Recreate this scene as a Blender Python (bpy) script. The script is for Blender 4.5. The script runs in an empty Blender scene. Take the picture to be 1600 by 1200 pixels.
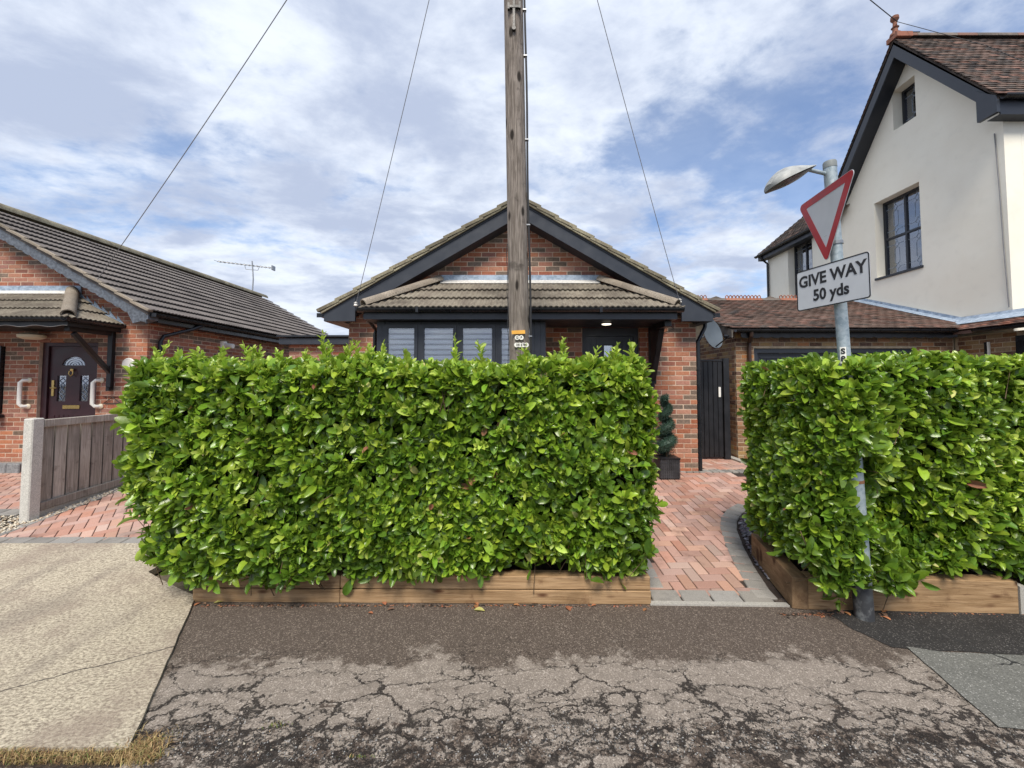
import bpy, bmesh, math, random
import numpy as np
from mathutils import Vector, Matrix
random.seed(7); rng = np.random.default_rng(11)
S = bpy.context.scene; COL = S.collection
R = math.radians

# ------------------------------------------------------------------ camera, sky, sun, exposure
EYE = 1.69; FPX = 650.0; PITCH = R(2.5); CX = 808.0; CY = 568.6
cd = bpy.data.cameras.new('camera'); cam = bpy.data.objects.new('camera', cd); COL.objects.link(cam)
cam.location = (0, 0, EYE); cam.rotation_euler = (R(90) + PITCH, 0, 0)
cd.sensor_width = 36; cd.lens = FPX / 1600 * 36; cd.shift_x = -(CX - 800) / 1600; cd.shift_y = -(600 - CY) / 1600
cd.clip_end = 2000; cd.clip_start = 0.05
S.camera = cam
SUN_EL, SUN_AZ = R(54), R(-6)            # azimuth measured from straight behind the camera towards the right
sd = bpy.data.lights.new('sun', 'SUN'); sd.energy = 1.9; sd.angle = R(22); sd.color = (1.0, 0.93, 0.82)
sun = bpy.data.objects.new('sun', sd); COL.objects.link(sun)
sdir = Vector((math.sin(SUN_AZ) * math.cos(SUN_EL), -math.cos(SUN_AZ) * math.cos(SUN_EL), math.sin(SUN_EL)))
sun.rotation_euler = sdir.to_track_quat('Z', 'Y').to_euler(); sun.location = sdir * 30
S.view_settings.view_transform = 'Standard'; S.view_settings.look = 'None'
S.view_settings.exposure = 1.20; S.view_settings.gamma = 1; S.view_settings.use_curve_mapping = False


class NT:
    """short hand for building node trees"""
    def __init__(s, tree): s.t = tree; s.n = tree.nodes; s.l = tree.links
    def node(s, typ, props=None, **ins):
        n = s.n.new(typ)
        for k, v in (props or {}).items(): setattr(n, k, v)
        for k, v in ins.items(): s.put(n, k, v)
        return n
    def put(s, n, k, v):
        k = k.replace('_', ' ')
        sock = n.inputs[int(k[1:])] if k[0] == 'i' and k[1:].isdigit() else n.inputs[k]
        if isinstance(v, bpy.types.NodeSocket): s.l.new(v, sock)
        else: sock.default_value = (tuple(v) + (1,) if isinstance(v, (tuple, list)) and len(v) == 3 and sock.type == 'RGBA' else v)
    def math(s, op, a, b=0.0, c=None, clamp=False):
        n = s.node('ShaderNodeMath', {'operation': op, 'use_clamp': clamp}, i0=a, i1=b)
        if c is not None: s.put(n, 'i2', c)
        return n.outputs[0]
    def mix(s, f, a, b, mode='MIX'):
        n = s.node('ShaderNodeMixRGB', {'blend_type': mode}, Fac=f, Color1=a, Color2=b); return n.outputs[0]
    def ramp(s, f, lo, hi, a=0.0, b=1.0, smooth=True):
        n = s.node('ShaderNodeMapRange', {'interpolation_type': 'SMOOTHSTEP' if smooth else 'LINEAR'}, i0=f, i1=lo, i2=hi, i3=a, i4=b)
        return n.outputs[0]
    def noise(s, vec, scale, detail=4, rough=.55, dist=0.0, out=0, typ='FBM'):
        n = s.node('ShaderNodeTexNoise', {}, Vector=vec, Scale=scale, Detail=detail, Roughness=rough, Distortion=dist); return n.outputs[out]
    def map(s, vec, scale=(1, 1, 1), loc=(0, 0, 0), rot=(0, 0, 0)):
        n = s.node('ShaderNodeMapping'); s.l.new(vec, n.inputs[0]); n.inputs['Scale'].default_value = scale
        n.inputs['Location'].default_value = loc; n.inputs['Rotation'].default_value = rot; return n.outputs[0]


W = bpy.data.worlds.new('World'); S.world = W; W.use_nodes = True
w = NT(W.node_tree); w.n.clear()
sky = w.node('ShaderNodeTexSky', {'sky_type': 'NISHITA', 'sun_disc': False, 'sun_elevation': SUN_EL,
             'sun_rotation': math.pi - SUN_AZ, 'air_density': 1.0, 'dust_density': 0.4, 'ozone_density': 2.0})
tc = w.node('ShaderNodeTexCoord').outputs['Generated']
sep = w.node('ShaderNodeSeparateXYZ', {}, Vector=tc)
zz = w.math('ADD', w.math('MAXIMUM', sep.outputs[2], 0.0), 0.16)
comb = w.node('ShaderNodeCombineXYZ', {}, X=w.math('DIVIDE', sep.outputs[0], zz), Y=w.math('DIVIDE', sep.outputs[1], zz), Z=0.0).outputs[0]
st = w.map(comb, (1.0, 1.15, 1), (3.1, 1.7, 0), (0, 0, R(-28)))
big = w.noise(st, 0.9, 9, .60, .15)
med = w.noise(w.map(comb, (1, 1.25, 1), (9.3, 4.2, 2), (0, 0, R(-35))), 2.9, 8, .58, .25)
fine = w.noise(w.map(comb, (1, 1.2, 1), (1.3, 8.2, 5), (0, 0, R(-35))), 8.0, 6, .6, .2)
cov = w.math('ADD', w.math('ADD', w.math('MULTIPLY', big, .50), w.math('MULTIPLY', med, .34)), w.math('MULTIPLY', fine, .16))
cov = w.math('SUBTRACT', cov, w.math('MULTIPLY', w.ramp(sep.outputs[0], .05, .55), .058))
cov = w.math('ADD', cov, w.ramp(sep.outputs[2], .34, .02, 0, .10))
cov = w.math('ADD', cov, w.ramp(sep.outputs[0], .05, -.35, 0, .022))
mask = w.ramp(cov, .375, .515, .22, 1.0)
shade = w.noise(w.map(comb, (1, 1.3, 1), (5.3, 2.2, 7), (0, 0, R(-25))), 1.7, 8, .6, .2)
shade = w.math('ADD', w.math('MULTIPLY', shade, .55), w.math('MULTIPLY', w.math('SUBTRACT', 1.0, med), .45))
cl = w.mix(w.ramp(shade, .40, .62), (2.95, 3.4, 4.45), (5.35, 5.75, 6.4))
cl = w.mix(w.ramp(sep.outputs[2], .26, .0, 0, .5), cl, (4.8, 5.2, 5.9))
skyc = w.mix(1.0, sky.outputs[0], (.74, .86, 1.0), 'MULTIPLY')
wcol = w.mix(mask, skyc, cl)
bg = w.node('ShaderNodeBackground', {}, Color=wcol, Strength=0.077)
w.l.new(bg.outputs[0], w.node('ShaderNodeOutputWorld').inputs[0])


# ------------------------------------------------------------------ materials
def newmat(name):
    m = bpy.data.materials.new(name); m.use_nodes = True; t = NT(m.node_tree); t.n.clear()
    t.out = t.node('ShaderNodeOutputMaterial'); t.m = m
    t.P = t.node('ShaderNodeNewGeometry').outputs['Position']
    return t
def finish(t, col, rough=.6, bump=None, bstr=.4, bdist=.01, metal=0.0, spec=.5, extra=None):
    b = t.node('ShaderNodeBsdfPrincipled', {}, Base_Color=col, Roughness=rough, Metallic=metal)
    b.inputs['Specular IOR Level'].default_value = spec
    if bump is not None:
        bn = t.node('ShaderNodeBump', {}, Strength=bstr, Distance=bdist, Height=bump); t.l.new(bn.outputs[0], b.inputs['Normal'])
    if extra: extra(t, b)
    t.l.new(b.outputs[0], t.out.inputs[0]); t.bsdf = b
    return t.m
def rnd(t):
    """a value that differs from piece to piece, joined or not"""
    a = t.node('ShaderNodeNewGeometry').outputs['Random Per Island']
    b = t.node('ShaderNodeObjectInfo').outputs['Random']
    return t.math('FRACT', t.math('ADD', a, b))
def scl(c, k): return tuple(x * k for x in c)

def mat_plain(name, c, rough=.5, metal=0., var=.12, nscale=6, bstr=.0, spec=.5, bscale=60):
    t = newmat(name); n = t.noise(t.P, nscale, 5)
    col = t.mix(t.ramp(n, .3, .7), scl(c, 1 - var), scl(c, 1 + var))
    return finish(t, col, t.ramp(n, .3, .7, max(.03, rough - .07), min(1, rough + .07)), t.noise(t.P, bscale, 3) if bstr else None, bstr, .004, metal, spec)
def mat_brick(name, c, c2, var=.16):
    t = newmat(name); r = rnd(t); n = t.noise(t.P, 28, 5, .65); n2 = t.noise(t.P, 140, 3, .7)
    col = t.mix(t.ramp(n, .35, .68), c, c2)
    col = t.mix(t.math('MULTIPLY', t.ramp(n2, .55, .75), .45), col, scl(c, .45))
    hv = t.node('ShaderNodeHueSaturation', {}, Color=col, Value=t.ramp(r, 0, 1, 1 - var, 1 + var, False), Saturation=t.ramp(t.math('FRACT', t.math('MULTIPLY', r, 7.3)), 0, 1, .85, 1.1, False))
    return finish(t, hv.outputs[0], .85, t.math('ADD', n, n2), .6, .004, spec=.25)
BRK = [mat_brick('brick_red', (.34, .135, .082), (.41, .18, .12)), mat_brick('brick_orange', (.40, .17, .098), (.46, .22, .145)),
       mat_brick('brick_dark_red', (.26, .10, .07), (.33, .14, .10)), mat_brick('brick_grey_brown', (.155, .115, .085), (.24, .17, .13))]
BRKY = [mat_brick('brick_yellow_stock', (.36, .24, .11), (.28, .18, .10)), mat_brick('brick_brown_stock', (.20, .11, .065), (.30, .17, .09)),
        mat_brick('brick_burnt_stock', (.10, .06, .045), (.2, .11, .07)), mat_brick('brick_orange_stock', (.40, .17, .08), (.33, .19, .1))]
def mat_mortar(name, c):
    t = newmat(name); n = t.noise(t.P, 9, 5); n2 = t.noise(t.P, 160, 3)
    return finish(t, t.mix(t.ramp(n, .3, .7), scl(c, .75), scl(c, 1.1)), .95, n2, .6, .004, spec=.1)
MORT = mat_mortar('mortar', (.58, .44, .335)); MORTY = mat_mortar('old_mortar', (.46, .37, .26))

def mat_tile(name, c, c2, lichen, lamt=.5, var=.2):
    t = newmat(name); r = rnd(t); n = t.noise(t.P, 5, 6, .7); n2 = t.noise(t.P, 70, 4, .7)
    col = t.mix(t.ramp(n, .35, .65), c, c2)
    col = t.mix(t.math('MULTIPLY', t.ramp(t.math('ADD', n2, t.math('MULTIPLY', n, .3)), .62, .8), lamt), col, lichen)
    n3 = t.noise(t.P, 1.1, 4, .6); col = t.mix(t.math('MULTIPLY', t.ramp(n3, .48, .62), .45), col, scl(c, .5))
    hv = t.node('ShaderNodeHueSaturation', {}, Color=col, Value=t.ramp(r, 0, 1, 1 - var, 1 + var, False))
    return finish(t, hv.outputs[0], .88, t.math('ADD', n2, n), .6, .006, spec=.25)
TILE = mat_tile('roof_tile_weathered', (.15, .125, .10), (.22, .19, .15), (.36, .34, .26), .45, .12)
TILEV = mat_tile('roof_tile_verge', (.17, .145, .105), (.25, .22, .155), (.40, .38, .26), .8)
TILEL = mat_tile('roof_tile_slate_grey', (.135, .12, .115), (.175, .155, .145), (.28, .26, .22), .3, .07)
HIPT = mat_tile('hip_tile_concrete', (.27, .225, .175), (.36, .31, .25), (.12, .11, .09), .9)
CLAY = [mat_tile('clay_tile_brown', (.125, .084, .068), (.17, .115, .093), (.12, .10, .09), .4, .18),
        mat_tile('clay_tile_red', (.19, .105, .08), (.18, .11, .09), (.12, .10, .09), .3, .3),
        mat_tile('clay_tile_dark', (.055, .047, .046), (.09, .07, .064), (.2, .17, .12), .4, .3)]
CLAYR = mat_tile('clay_ridge_red', (.33, .13, .085), (.28, .14, .10), (.2, .12, .09), .3)
CLAYG = mat_tile('clay_ridge_grey', (.13, .115, .105), (.2, .16, .14), (.3, .27, .2), .3)
BLACK = mat_plain('black_plastic', (.012, .013, .016), .28, var=.2)
ANTH = mat_plain('anthracite_upvc', (.030, .035, .046), .38, var=.1)
ANTHD = mat_plain('anthracite_dark', (.016, .019, .027), .42, var=.1)
BLKW = mat_plain('black_painted_wood', (.012, .012, .014), .42, var=.3, bstr=.3, bscale=40)
WHITEP = mat_plain('white_plastic', (.86, .84, .78), .4, var=.05)
CREAM = mat_plain('cream_plastic', (.82, .74, .55), .4, var=.05)
BRASS = mat_plain('brass', (.62, .43, .16), .3, metal=.9)
STEEL = mat_plain('dull_steel', (.35, .36, .37), .45, metal=.7)
RUST = mat_plain('rusty_strap', (.22, .1, .05), .8)
RUBBER = mat_plain('cable_black', (.02, .02, .022), .6)
WIREG = mat_plain('cable_grey', (.20, .20, .21), .6)
CURT = mat_plain('curtain_cloth', (.55, .55, .54), .9, var=.15)
DARKIN = mat_plain('dark_interior', (.02, .02, .022), .9)
SOIL = mat_plain('soil', (.035, .024, .016), .95, var=.5, nscale=25, bstr=.8)
CORE_SHADE = mat_plain('hedge_core_shade', (.012, .018, .007), .9, var=.5, nscale=25, bstr=.8, spec=.1)
STEM = mat_plain('hedge_stem', (.13, .085, .045), .8, var=.3)

def mat_lead():
    t = newmat('lead_flashing'); n = t.noise(t.P, 14, 6, .7); n2 = t.noise(t.map(t.P, (3, 3, 30)), 3, 4)
    col = t.mix(t.ramp(n, .35, .65), (.24, .31, .40), (.42, .50, .60)); col = t.mix(t.ramp(n2, .6, .75), col, (.12, .12, .13))
    return finish(t, col, .6, n, .5, .01, metal=.15)
LEAD = mat_lead()
def mat_mort_white():
    t = newmat('mortar_fillet'); n = t.noise(t.P, 30, 5, .7)
    return finish(t, t.mix(t.ramp(n, .3, .7), (.5, .48, .44), (.68, .67, .64)), .9, n, .6, .01)
FILLET = mat_mort_white()
def mat_stucco():
    t = newmat('cream_render'); n = t.noise(t.P, .9, 6, .6); n2 = t.noise(t.P, 180, 3, .6); n3 = t.noise(t.P, 6, 4)
    col = t.mix(t.ramp(n, .3, .7), (.84, .80, .69), (.89, .86, .755)); col = t.mix(t.math('MULTIPLY', t.ramp(n3, .5, .8), .12), col, (.5, .48, .42))
    return finish(t, col, .92, t.math('ADD', n2, t.math('MULTIPLY', n3, .6)), .35, .004, spec=.2)
STUCCO = mat_stucco()
def mat_wood(name, c, c2, dark, axis=0, gs=7, knots=True, rough=.75, bs=.35):
    t = newmat(name); r = rnd(t)
    off = t.node('ShaderNodeVectorMath', {'operation': 'ADD'}, i0=t.P, i1=t.node('ShaderNodeCombineXYZ', {}, X=t.math('MULTIPLY', r, 9), Y=t.math('MULTIPLY', r, 5), Z=t.math('MULTIPLY', r, 3)).outputs[0]).outputs[0]
    sc = [gs * 6] * 3; sc[axis] = gs * .35
    g = t.noise(t.map(off, tuple(sc)), 1, 7, .6, .6); b = t.noise(off, 2.2, 4)
    sc2 = [gs * 22] * 3; sc2[axis] = gs * .5; g2 = t.noise(t.map(off, tuple(sc2)), 1, 3, .6)
    col = t.mix(t.ramp(g, .33, .68), c, c2); col = t.mix(t.math('MULTIPLY', t.ramp(g2, .56, .72), .7), col, dark)
    col = t.mix(t.math('MULTIPLY', t.ramp(b, .5, .75), .55), col, scl(c, .55))
    if knots:
        v = t.node('ShaderNodeTexVoronoi', {}, Vector=t.map(off, (3.1, 5, 9) if axis == 0 else (9, 5, 3.1)), Scale=1.0)
        col = t.mix(t.ramp(v.outputs['Distance'], .24, .12), col, dark)
    s3 = t.noise(off, 5.5, 5, .65); col = t.mix(t.math('MULTIPLY', t.ramp(s3, .56, .70), .5), col, dark)
    hv = t.node('ShaderNodeHueSaturation', {}, Color=col, Value=t.ramp(r, 0, 1, .74, 1.26, False))
    return finish(t, hv.outputs[0], rough, t.math('ADD', g, g2), bs, .008, spec=.25)
SLEEP = mat_wood('treated_pine', (.29, .18, .09), (.44, .29, .16), (.10, .04, .018), 0, 6)
SLEEPY = mat_wood('treated_pine_side', (.26, .16, .085), (.38, .25, .14), (.10, .05, .025), 1, 6)
FENCEW = mat_wood('weathered_board', (.27, .24, .205), (.42, .385, .335), (.07, .05, .035), 2, 9, False)
POLEW = mat_wood('utility_pole_timber', (.15, .125, .105), (.33, .285, .25), (.028, .022, .018), 2, 10, True, .85, 1.0)

def mat_paver(name, c, c2, dirt=.65):
    t = newmat(name); r = rnd(t); n = t.noise(t.P, 3.2, 6, .7); n2 = t.noise(t.P, 190, 3, .7)
    col = t.mix(t.ramp(n2, .3, .7), c, c2)
    col = t.mix(t.math('MULTIPLY', t.ramp(n, .52, .72), dirt), col, scl(c, .38))
    hv = t.node('ShaderNodeHueSaturation', {}, Color=col, Value=t.ramp(r, 0, 1, .80, 1.2, False), Saturation=t.ramp(t.math('FRACT', t.math('MULTIPLY', r, 5.7)), 0, 1, .75, 1.12, False))
    return finish(t, hv.outputs[0], .85, n2, .55, .003, spec=.3)
PAVR = mat_paver('paver_red', (.38, .205, .155), (.48, .28, .22)); PAVP = mat_paver('paver_pink_buff', (.41, .25, .19), (.50, .325, .255))
PAVG = mat_paver('paver_grey', (.21, .20, .18), (.31, .29, .265), .4)
JOINT = mat_plain('joint_sand', (.04, .028, .022), .95, var=.4, nscale=40)

def mat_asphalt():
    t = newmat('old_asphalt'); sx = t.node('ShaderNodeSeparateXYZ', {}, Vector=t.P); X, Yc = sx.outputs[0], sx.outputs[1]
    vor = t.node('ShaderNodeTexVoronoi', {}, Vector=t.P, Scale=230.0); agg = t.node('ShaderNodeSeparateColor', {}, Color=vor.outputs['Color']).outputs[0]
    vor2 = t.node('ShaderNodeTexVoronoi', {}, Vector=t.P, Scale=150.0); agg2 = t.node('ShaderNodeSeparateColor', {}, Color=vor2.outputs['Color']).outputs[1]
    n1 = t.noise(t.P, 2.6, 7, .62); n2 = t.noise(t.map(t.P, (1, 1, 1), (4, 7, 0)), 9, 5, .65)
    n1b = t.noise(t.map(t.P, (.7, 1.6, 1), (14, 3, 0)), 2.2, 6, .6)
    light = t.mix(agg, (.165, .138, .115), (.31, .265, .227)); light = t.mix(t.ramp(agg2, .80, .95), light, (.40, .35, .305))
    light = t.mix(t.math('MULTIPLY', t.ramp(n2, .45, .7), .5), light, (.14, .118, .10))
    dark = t.mix(agg, (.040, .030, .024), (.120, .092, .074)); dark = t.mix(t.ramp(agg2, .80, .95), dark, (.21, .17, .14))
    rag = t.noise(t.P, 22, 5, .7)
    # dirt band along the planters, ragged lower edge
    e = t.math('ADD', t.math('ADD', Yc, t.math('MULTIPLY', t.math('SUBTRACT', n1, .5), .80)), t.math('MULTIPLY', t.math('SUBTRACT', rag, .5), .30))
    e = t.math('ADD', e, t.math('MULTIPLY', t.math('SUBTRACT', n2, .5), .34))
    m1 = t.math('MULTIPLY', t.ramp(e, 2.55, 2.66), .92)
    # worn, broken band near the kerb
    e2 = t.math('ADD', t.math('ADD', Yc, t.math('MULTIPLY', t.math('SUBTRACT', n1b, .5), 1.0)), t.math('MULTIPLY', t.math('SUBTRACT', rag, .5), .25))
    m2 = t.math('MULTIPLY', t.ramp(e2, 2.16, 2.04), t.ramp(n2, .47, .54))
    # scattered dark scabs where the surface has gone
    m3 = t.math('MULTIPLY', t.ramp(t.math('ADD', t.noise(t.map(t.P, (1, 1.7, 1), (2, 31, 0)), 4.5, 6, .68), t.math('MULTIPLY', rag, .25)), .735, .765), t.ramp(Yc, 2.85, 2.6))
    # cracks
    wob = t.node('ShaderNodeTexNoise', {}, Vector=t.P, Scale=6.0, Detail=8.0, Roughness=.72).outputs['Color']
    dv = t.node('ShaderNodeVectorMath', {'operation': 'MULTIPLY_ADD'}, i0=wob, i1=(.34, .26, 0.), i2=t.P).outputs[0]
    def crack(sc, seed, wmax, elo, ehi, nsc, an=2.0, lo=.42, hi=.58):
        v = t.node('ShaderNodeTexVoronoi', {'feature': 'DISTANCE_TO_EDGE', 'voronoi_dimensions': '2D'}, Vector=t.map(dv, (1, an, 1), (seed, seed * 1.7, 0)), Scale=sc).outputs[0]
        act = t.math('MULTIPLY', t.ramp(Yc, ehi, elo), t.ramp(t.noise(t.map(t.P, (1, 1.3, 1), (seed, 0, 0)), nsc, 4), lo, hi))
        wn = t.ramp(t.noise(t.P, 14, 3, .6), .3, .7, .35, 1.4)
        wd = t.math('ADD', t.math('MULTIPLY', t.math('MULTIPLY', act, wn), wmax), .0001)
        return t.math('MULTIPLY', t.ramp(t.math('DIVIDE', v, wd), 1.15, .4), t.ramp(act, .02, .15))
    c1 = crack(2.1, 3.0, .036, 2.2, 2.8, 1.6, 2.4, .36, .50); c2 = crack(6.5, 8.0, .085, 2.05, 2.45, 2.1, 1.7, .38, .52); c3 = crack(2.6, 21.0, .020, 2.35, 3.0, 1.7, 3.6, .48, .60)
    c4 = crack(12.0, 5.0, .13, 1.98, 2.22, 2.6, 1.5, .40, .52)
    c3 = t.math('MAXIMUM', c3, t.math('MULTIPLY', c4, .85))
    ck = t.math('MAXIMUM', t.math('MAXIMUM', c1, c2), c3)
    dk = t.math('MAXIMUM', t.math('MAXIMUM', m1, m2), m3)
    col = t.mix(dk, light, dark); col = t.mix(t.math('MULTIPLY', ck, .93), col, (.022, .017, .015))
    h = t.math('SUBTRACT', t.math('ADD', t.math('MULTIPLY', vor.outputs['Distance'], -.35), t.math('MULTIPLY', n2, .3)), t.math('ADD', t.math('MULTIPLY', ck, 1.6), t.math('MULTIPLY', m2, .8)))
    return finish(t, col, .88, h, .9, .006, spec=.3)
ASPH = mat_asphalt()
def mat_patch(name, a, b, sp):
    t = newmat(name); vor = t.node('ShaderNodeTexVoronoi', {}, Vector=t.P, Scale=190.0); agg = t.node('ShaderNodeSeparateColor', {}, Color=vor.outputs['Color']).outputs[0]
    n = t.noise(t.P, 3.5, 6); col = t.mix(agg, a, b); col = t.mix(t.ramp(agg, .93, .97), col, sp); col = t.mix(t.math('MULTIPLY', t.ramp(n, .45, .7), .4), col, scl(a, .7))
    w_ = t.node('ShaderNodeTexNoise', {}, Vector=t.P, Scale=9.0, Detail=5.0).outputs['Color']
    dv = t.node('ShaderNodeVectorMath', {'operation': 'MULTIPLY_ADD'}, i0=w_, i1=(.12, .12, 0.), i2=t.P).outputs[0]
    v = t.node('ShaderNodeTexVoronoi', {'feature': 'DISTANCE_TO_EDGE', 'voronoi_dimensions': '2D'}, Vector=dv, Scale=1.1).outputs[0]
    ck = t.math('MULTIPLY', t.ramp(v, .010, .004), t.ramp(t.noise(t.P, 1.9, 3), .48, .56)); col = t.mix(ck, col, (.03, .03, .03))
    return finish(t, col, .85, t.math('SUBTRACT', t.math('MULTIPLY', vor.outputs['Distance'], -.4), ck), .8, .005, spec=.3)
PATCHB = mat_patch('fresh_asphalt', (.018, .017, .017), (.045, .042, .040), (.16, .15, .14))
PATCHG = mat_patch('grey_asphalt', (.105, .105, .095), (.19, .187, .17), (.36, .35, .33))
def mat_slab():
    t = newmat('brushed_concrete'); n = t.noise(t.map(t.P, (1, 1, 1), rot=(0, 0, .3)), 1.6, 7, .65); st_ = t.noise(t.map(t.P, (48, 78, 48), rot=(0, 0, -.25)), 1, 6, .75, .4)
    n3 = t.noise(t.P, 110, 3, .7); sx = t.node('ShaderNodeSeparateXYZ', {}, Vector=t.P)
    col = t.mix(t.ramp(st_, .36, .64), (.20, .165, .125), (.60, .53, .405))
    col = t.mix(t.math('MULTIPLY', t.ramp(n, .44, .64), .6), col, (.24, .185, .15))
    col = t.mix(t.math('MULTIPLY', t.ramp(n3, .55, .72), .45), col, (.60, .55, .46))
    tb = t.noise(t.map(t.P, (2.4, .6, 1), rot=(0, 0, .35)), 1, 5, .6); col = t.mix(t.math('MULTIPLY', t.ramp(tb, .50, .66), .38), col, (.17, .14, .12))
    # one long hairline crack across the slab
    ln = t.math('ADD', t.math('SUBTRACT', t.math('SUBTRACT', sx.outputs[1], t.math('MULTIPLY', sx.outputs[0], .62)), 4.06), t.math('MULTIPLY', t.math('SUBTRACT', t.noise(t.P, 6, 5), .5), .14))
    ck = t.ramp(t.math('ABSOLUTE', ln), .009, .003); col = t.mix(t.math('MULTIPLY', ck, .8), col, (.06, .05, .045))
    return finish(t, col, .9, t.math('SUBTRACT', t.math('ADD', st_, t.math('MULTIPLY', n3, .5)), ck), .8, .007, spec=.25)
SLAB = mat_slab()
def mat_conc(name, c, sc=120, bs=.7):
    t = newmat(name); n = t.noise(t.P, 7, 6, .7); n2 = t.noise(t.P, sc, 4, .75)
    col = t.mix(t.ramp(n2, .35, .65), scl(c, .72), scl(c, 1.15)); col = t.mix(t.math('MULTIPLY', t.ramp(n, .5, .75), .4), col, scl(c, .5))
    return finish(t, col, .92, n2, bs, .006, spec=.2)
CONC = mat_conc('old_concrete', (.42, .40, .36)); CONCP = mat_conc('concrete_post', (.60, .58, .53)); STONE = mat_conc('plinth_stone', (.24, .245, .25), 40)
EARTH = mat_conc('earth', (.12, .10, .07), 30); ROADM = mat_patch('road_asphalt', (.07, .068, .065), (.13, .125, .12), (.3, .3, .29))
PEB = [mat_plain('pebble_cream', (.60, .54, .43), .7, var=.2, nscale=40), mat_plain('pebble_tan', (.42, .32, .22), .7, var=.2, nscale=40), mat_plain('pebble_grey', (.30, .29, .28), .7, var=.2, nscale=40)]
CHIP = [mat_plain('slate_chip', (.17, .165, .19), .6, var=.3, nscale=40), mat_plain('slate_chip_plum', (.23, .18, .2), .6, var=.3, nscale=40), mat_plain('slate_chip_pale', (.36, .35, .37), .6, var=.3, nscale=40)]

def mat_galv():
    t = newmat('galvanised_steel'); v = t.node('ShaderNodeTexVoronoi', {}, Vector=t.P, Scale=45.0); g = t.node('ShaderNodeSeparateColor', {}, Color=v.outputs['Color']).outputs[0]
    n = t.noise(t.P, 8, 5, .65); col = t.mix(g, (.27, .335, .37), (.40, .46, .49)); sz = t.node('ShaderNodeSeparateXYZ', {}, Vector=t.P).outputs[2]
    low = t.math('MULTIPLY', t.ramp(sz, .34, .22), t.ramp(n, .2, .5, .75, 1)); col = t.mix(low, col, (.06, .063, .07))
    col = t.mix(t.math('MULTIPLY', t.ramp(n, .55, .72), .4), col, (.5, .52, .52))
    return finish(t, col, .55, n, .2, .003, metal=.35)
GALV = mat_galv()
LAMPM = mat_plain('lantern_grey', (.33, .34, .33), .5, var=.25, nscale=12)
LENS = mat_plain('lantern_underside', (.10, .10, .095), .3, var=.2)
SIGNW = mat_plain('sign_reflective_white', (.58, .60, .63), .45, var=.06, nscale=4)
SIGNR = mat_plain('sign_red', (.42, .02, .025), .4, var=.12, nscale=9)
SIGNK = mat_plain('sign_black', (.015, .015, .018), .45)
SIGNB = mat_plain('sign_back', (.25, .26, .26), .5, metal=.3)
YELT = mat_plain('tag_orange', (.75, .38, .06), .5); TAGK = mat_plain('tag_glyph', (.08, .08, .08), .6)
BROWND = mat_plain('brown_door', (.040, .014, .018), .4, var=.2, bstr=.2)
def mat_glass(name, tint=(.93, .95, .97), base=.20):
    t = newmat(name); fr = t.node('ShaderNodeFresnel', {}, IOR=1.5).outputs[0]
    f = t.math('ADD', t.math('MULTIPLY', fr, 1.6), base, clamp=True)
    m = t.node('ShaderNodeMixShader'); t.l.new(f, m.inputs[0])
    a = t.node('ShaderNodeBsdfTransparent', {}, Color=tint); b = t.node('ShaderNodeBsdfGlossy', {}, Color=(.9, .93, 1.0), Roughness=.03)
    t.l.new(a.outputs[0], m.inputs[1]); t.l.new(b.outputs[0], m.inputs[2]); t.l.new(m.outputs[0], t.out.inputs[0]); return t.m
GLASS = mat_glass('window_glass'); GLASSF = mat_glass('front_window_glass', (.98, .99, .99), .08); GLASSO = mat_glass('obscured_glass', (.75, .8, .8), .3)
def mat_emit(name, c, e):
    t = newmat(name); em = t.node('ShaderNodeEmission', {}, Color=c, Strength=e); t.l.new(em.outputs[0], t.out.inputs[0]); return t.m
def mat_blind():
    t = newmat('blind_slat'); a = t.node('ShaderNodeBsdfDiffuse', {}, Color=(.93, .94, .94)); b_ = t.node('ShaderNodeBsdfTranslucent', {}, Color=(.8, .85, .88))
    m = t.node('ShaderNodeMixShader', {}, Fac=.12); t.l.new(a.outputs[0], m.inputs[1]); t.l.new(b_.outputs[0], m.inputs[2]); t.l.new(m.outputs[0], t.out.inputs[0]); return t.m
BLINDM = mat_blind()
DOWNL = mat_emit('downlight_lens', (1, .9, .72), 1.1)

def mat_leaf(name, c, c2, rough=.27, trans=.30, var=.30):
    t = newmat(name); r = rnd(t); n = t.noise(t.P, 45, 3)
    col = t.mix(t.ramp(n, .3, .7), c, c2)
    hv = t.node('ShaderNodeHueSaturation', {}, Color=col, Value=t.ramp(r, 0, 1, 1 - var, 1 + var, False), Hue=t.ramp(t.math('FRACT', t.math('MULTIPLY', r, 9.1)), 0, 1, .485, .512, False)).outputs[0]
    b = t.node('ShaderNodeBsdfPrincipled', {}, Base_Color=hv, Roughness=rough); b.inputs['Specular IOR Level'].default_value = .5
    bn = t.node('ShaderNodeBump', {}, Strength=.25, Distance=.002, Height=t.noise(t.P, 160, 2)); t.l.new(bn.outputs[0], b.inputs['Normal'])
    tr = t.node('ShaderNodeBsdfTranslucent', {}, Color=t.mix(.5, hv, (.35, .5, .06)))
    m = t.node('ShaderNodeMixShader', {}, Fac=trans); t.l.new(b.outputs[0], m.inputs[1]); t.l.new(tr.outputs[0], m.inputs[2]); t.l.new(m.outputs[0], t.out.inputs[0])
    return t.m
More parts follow.
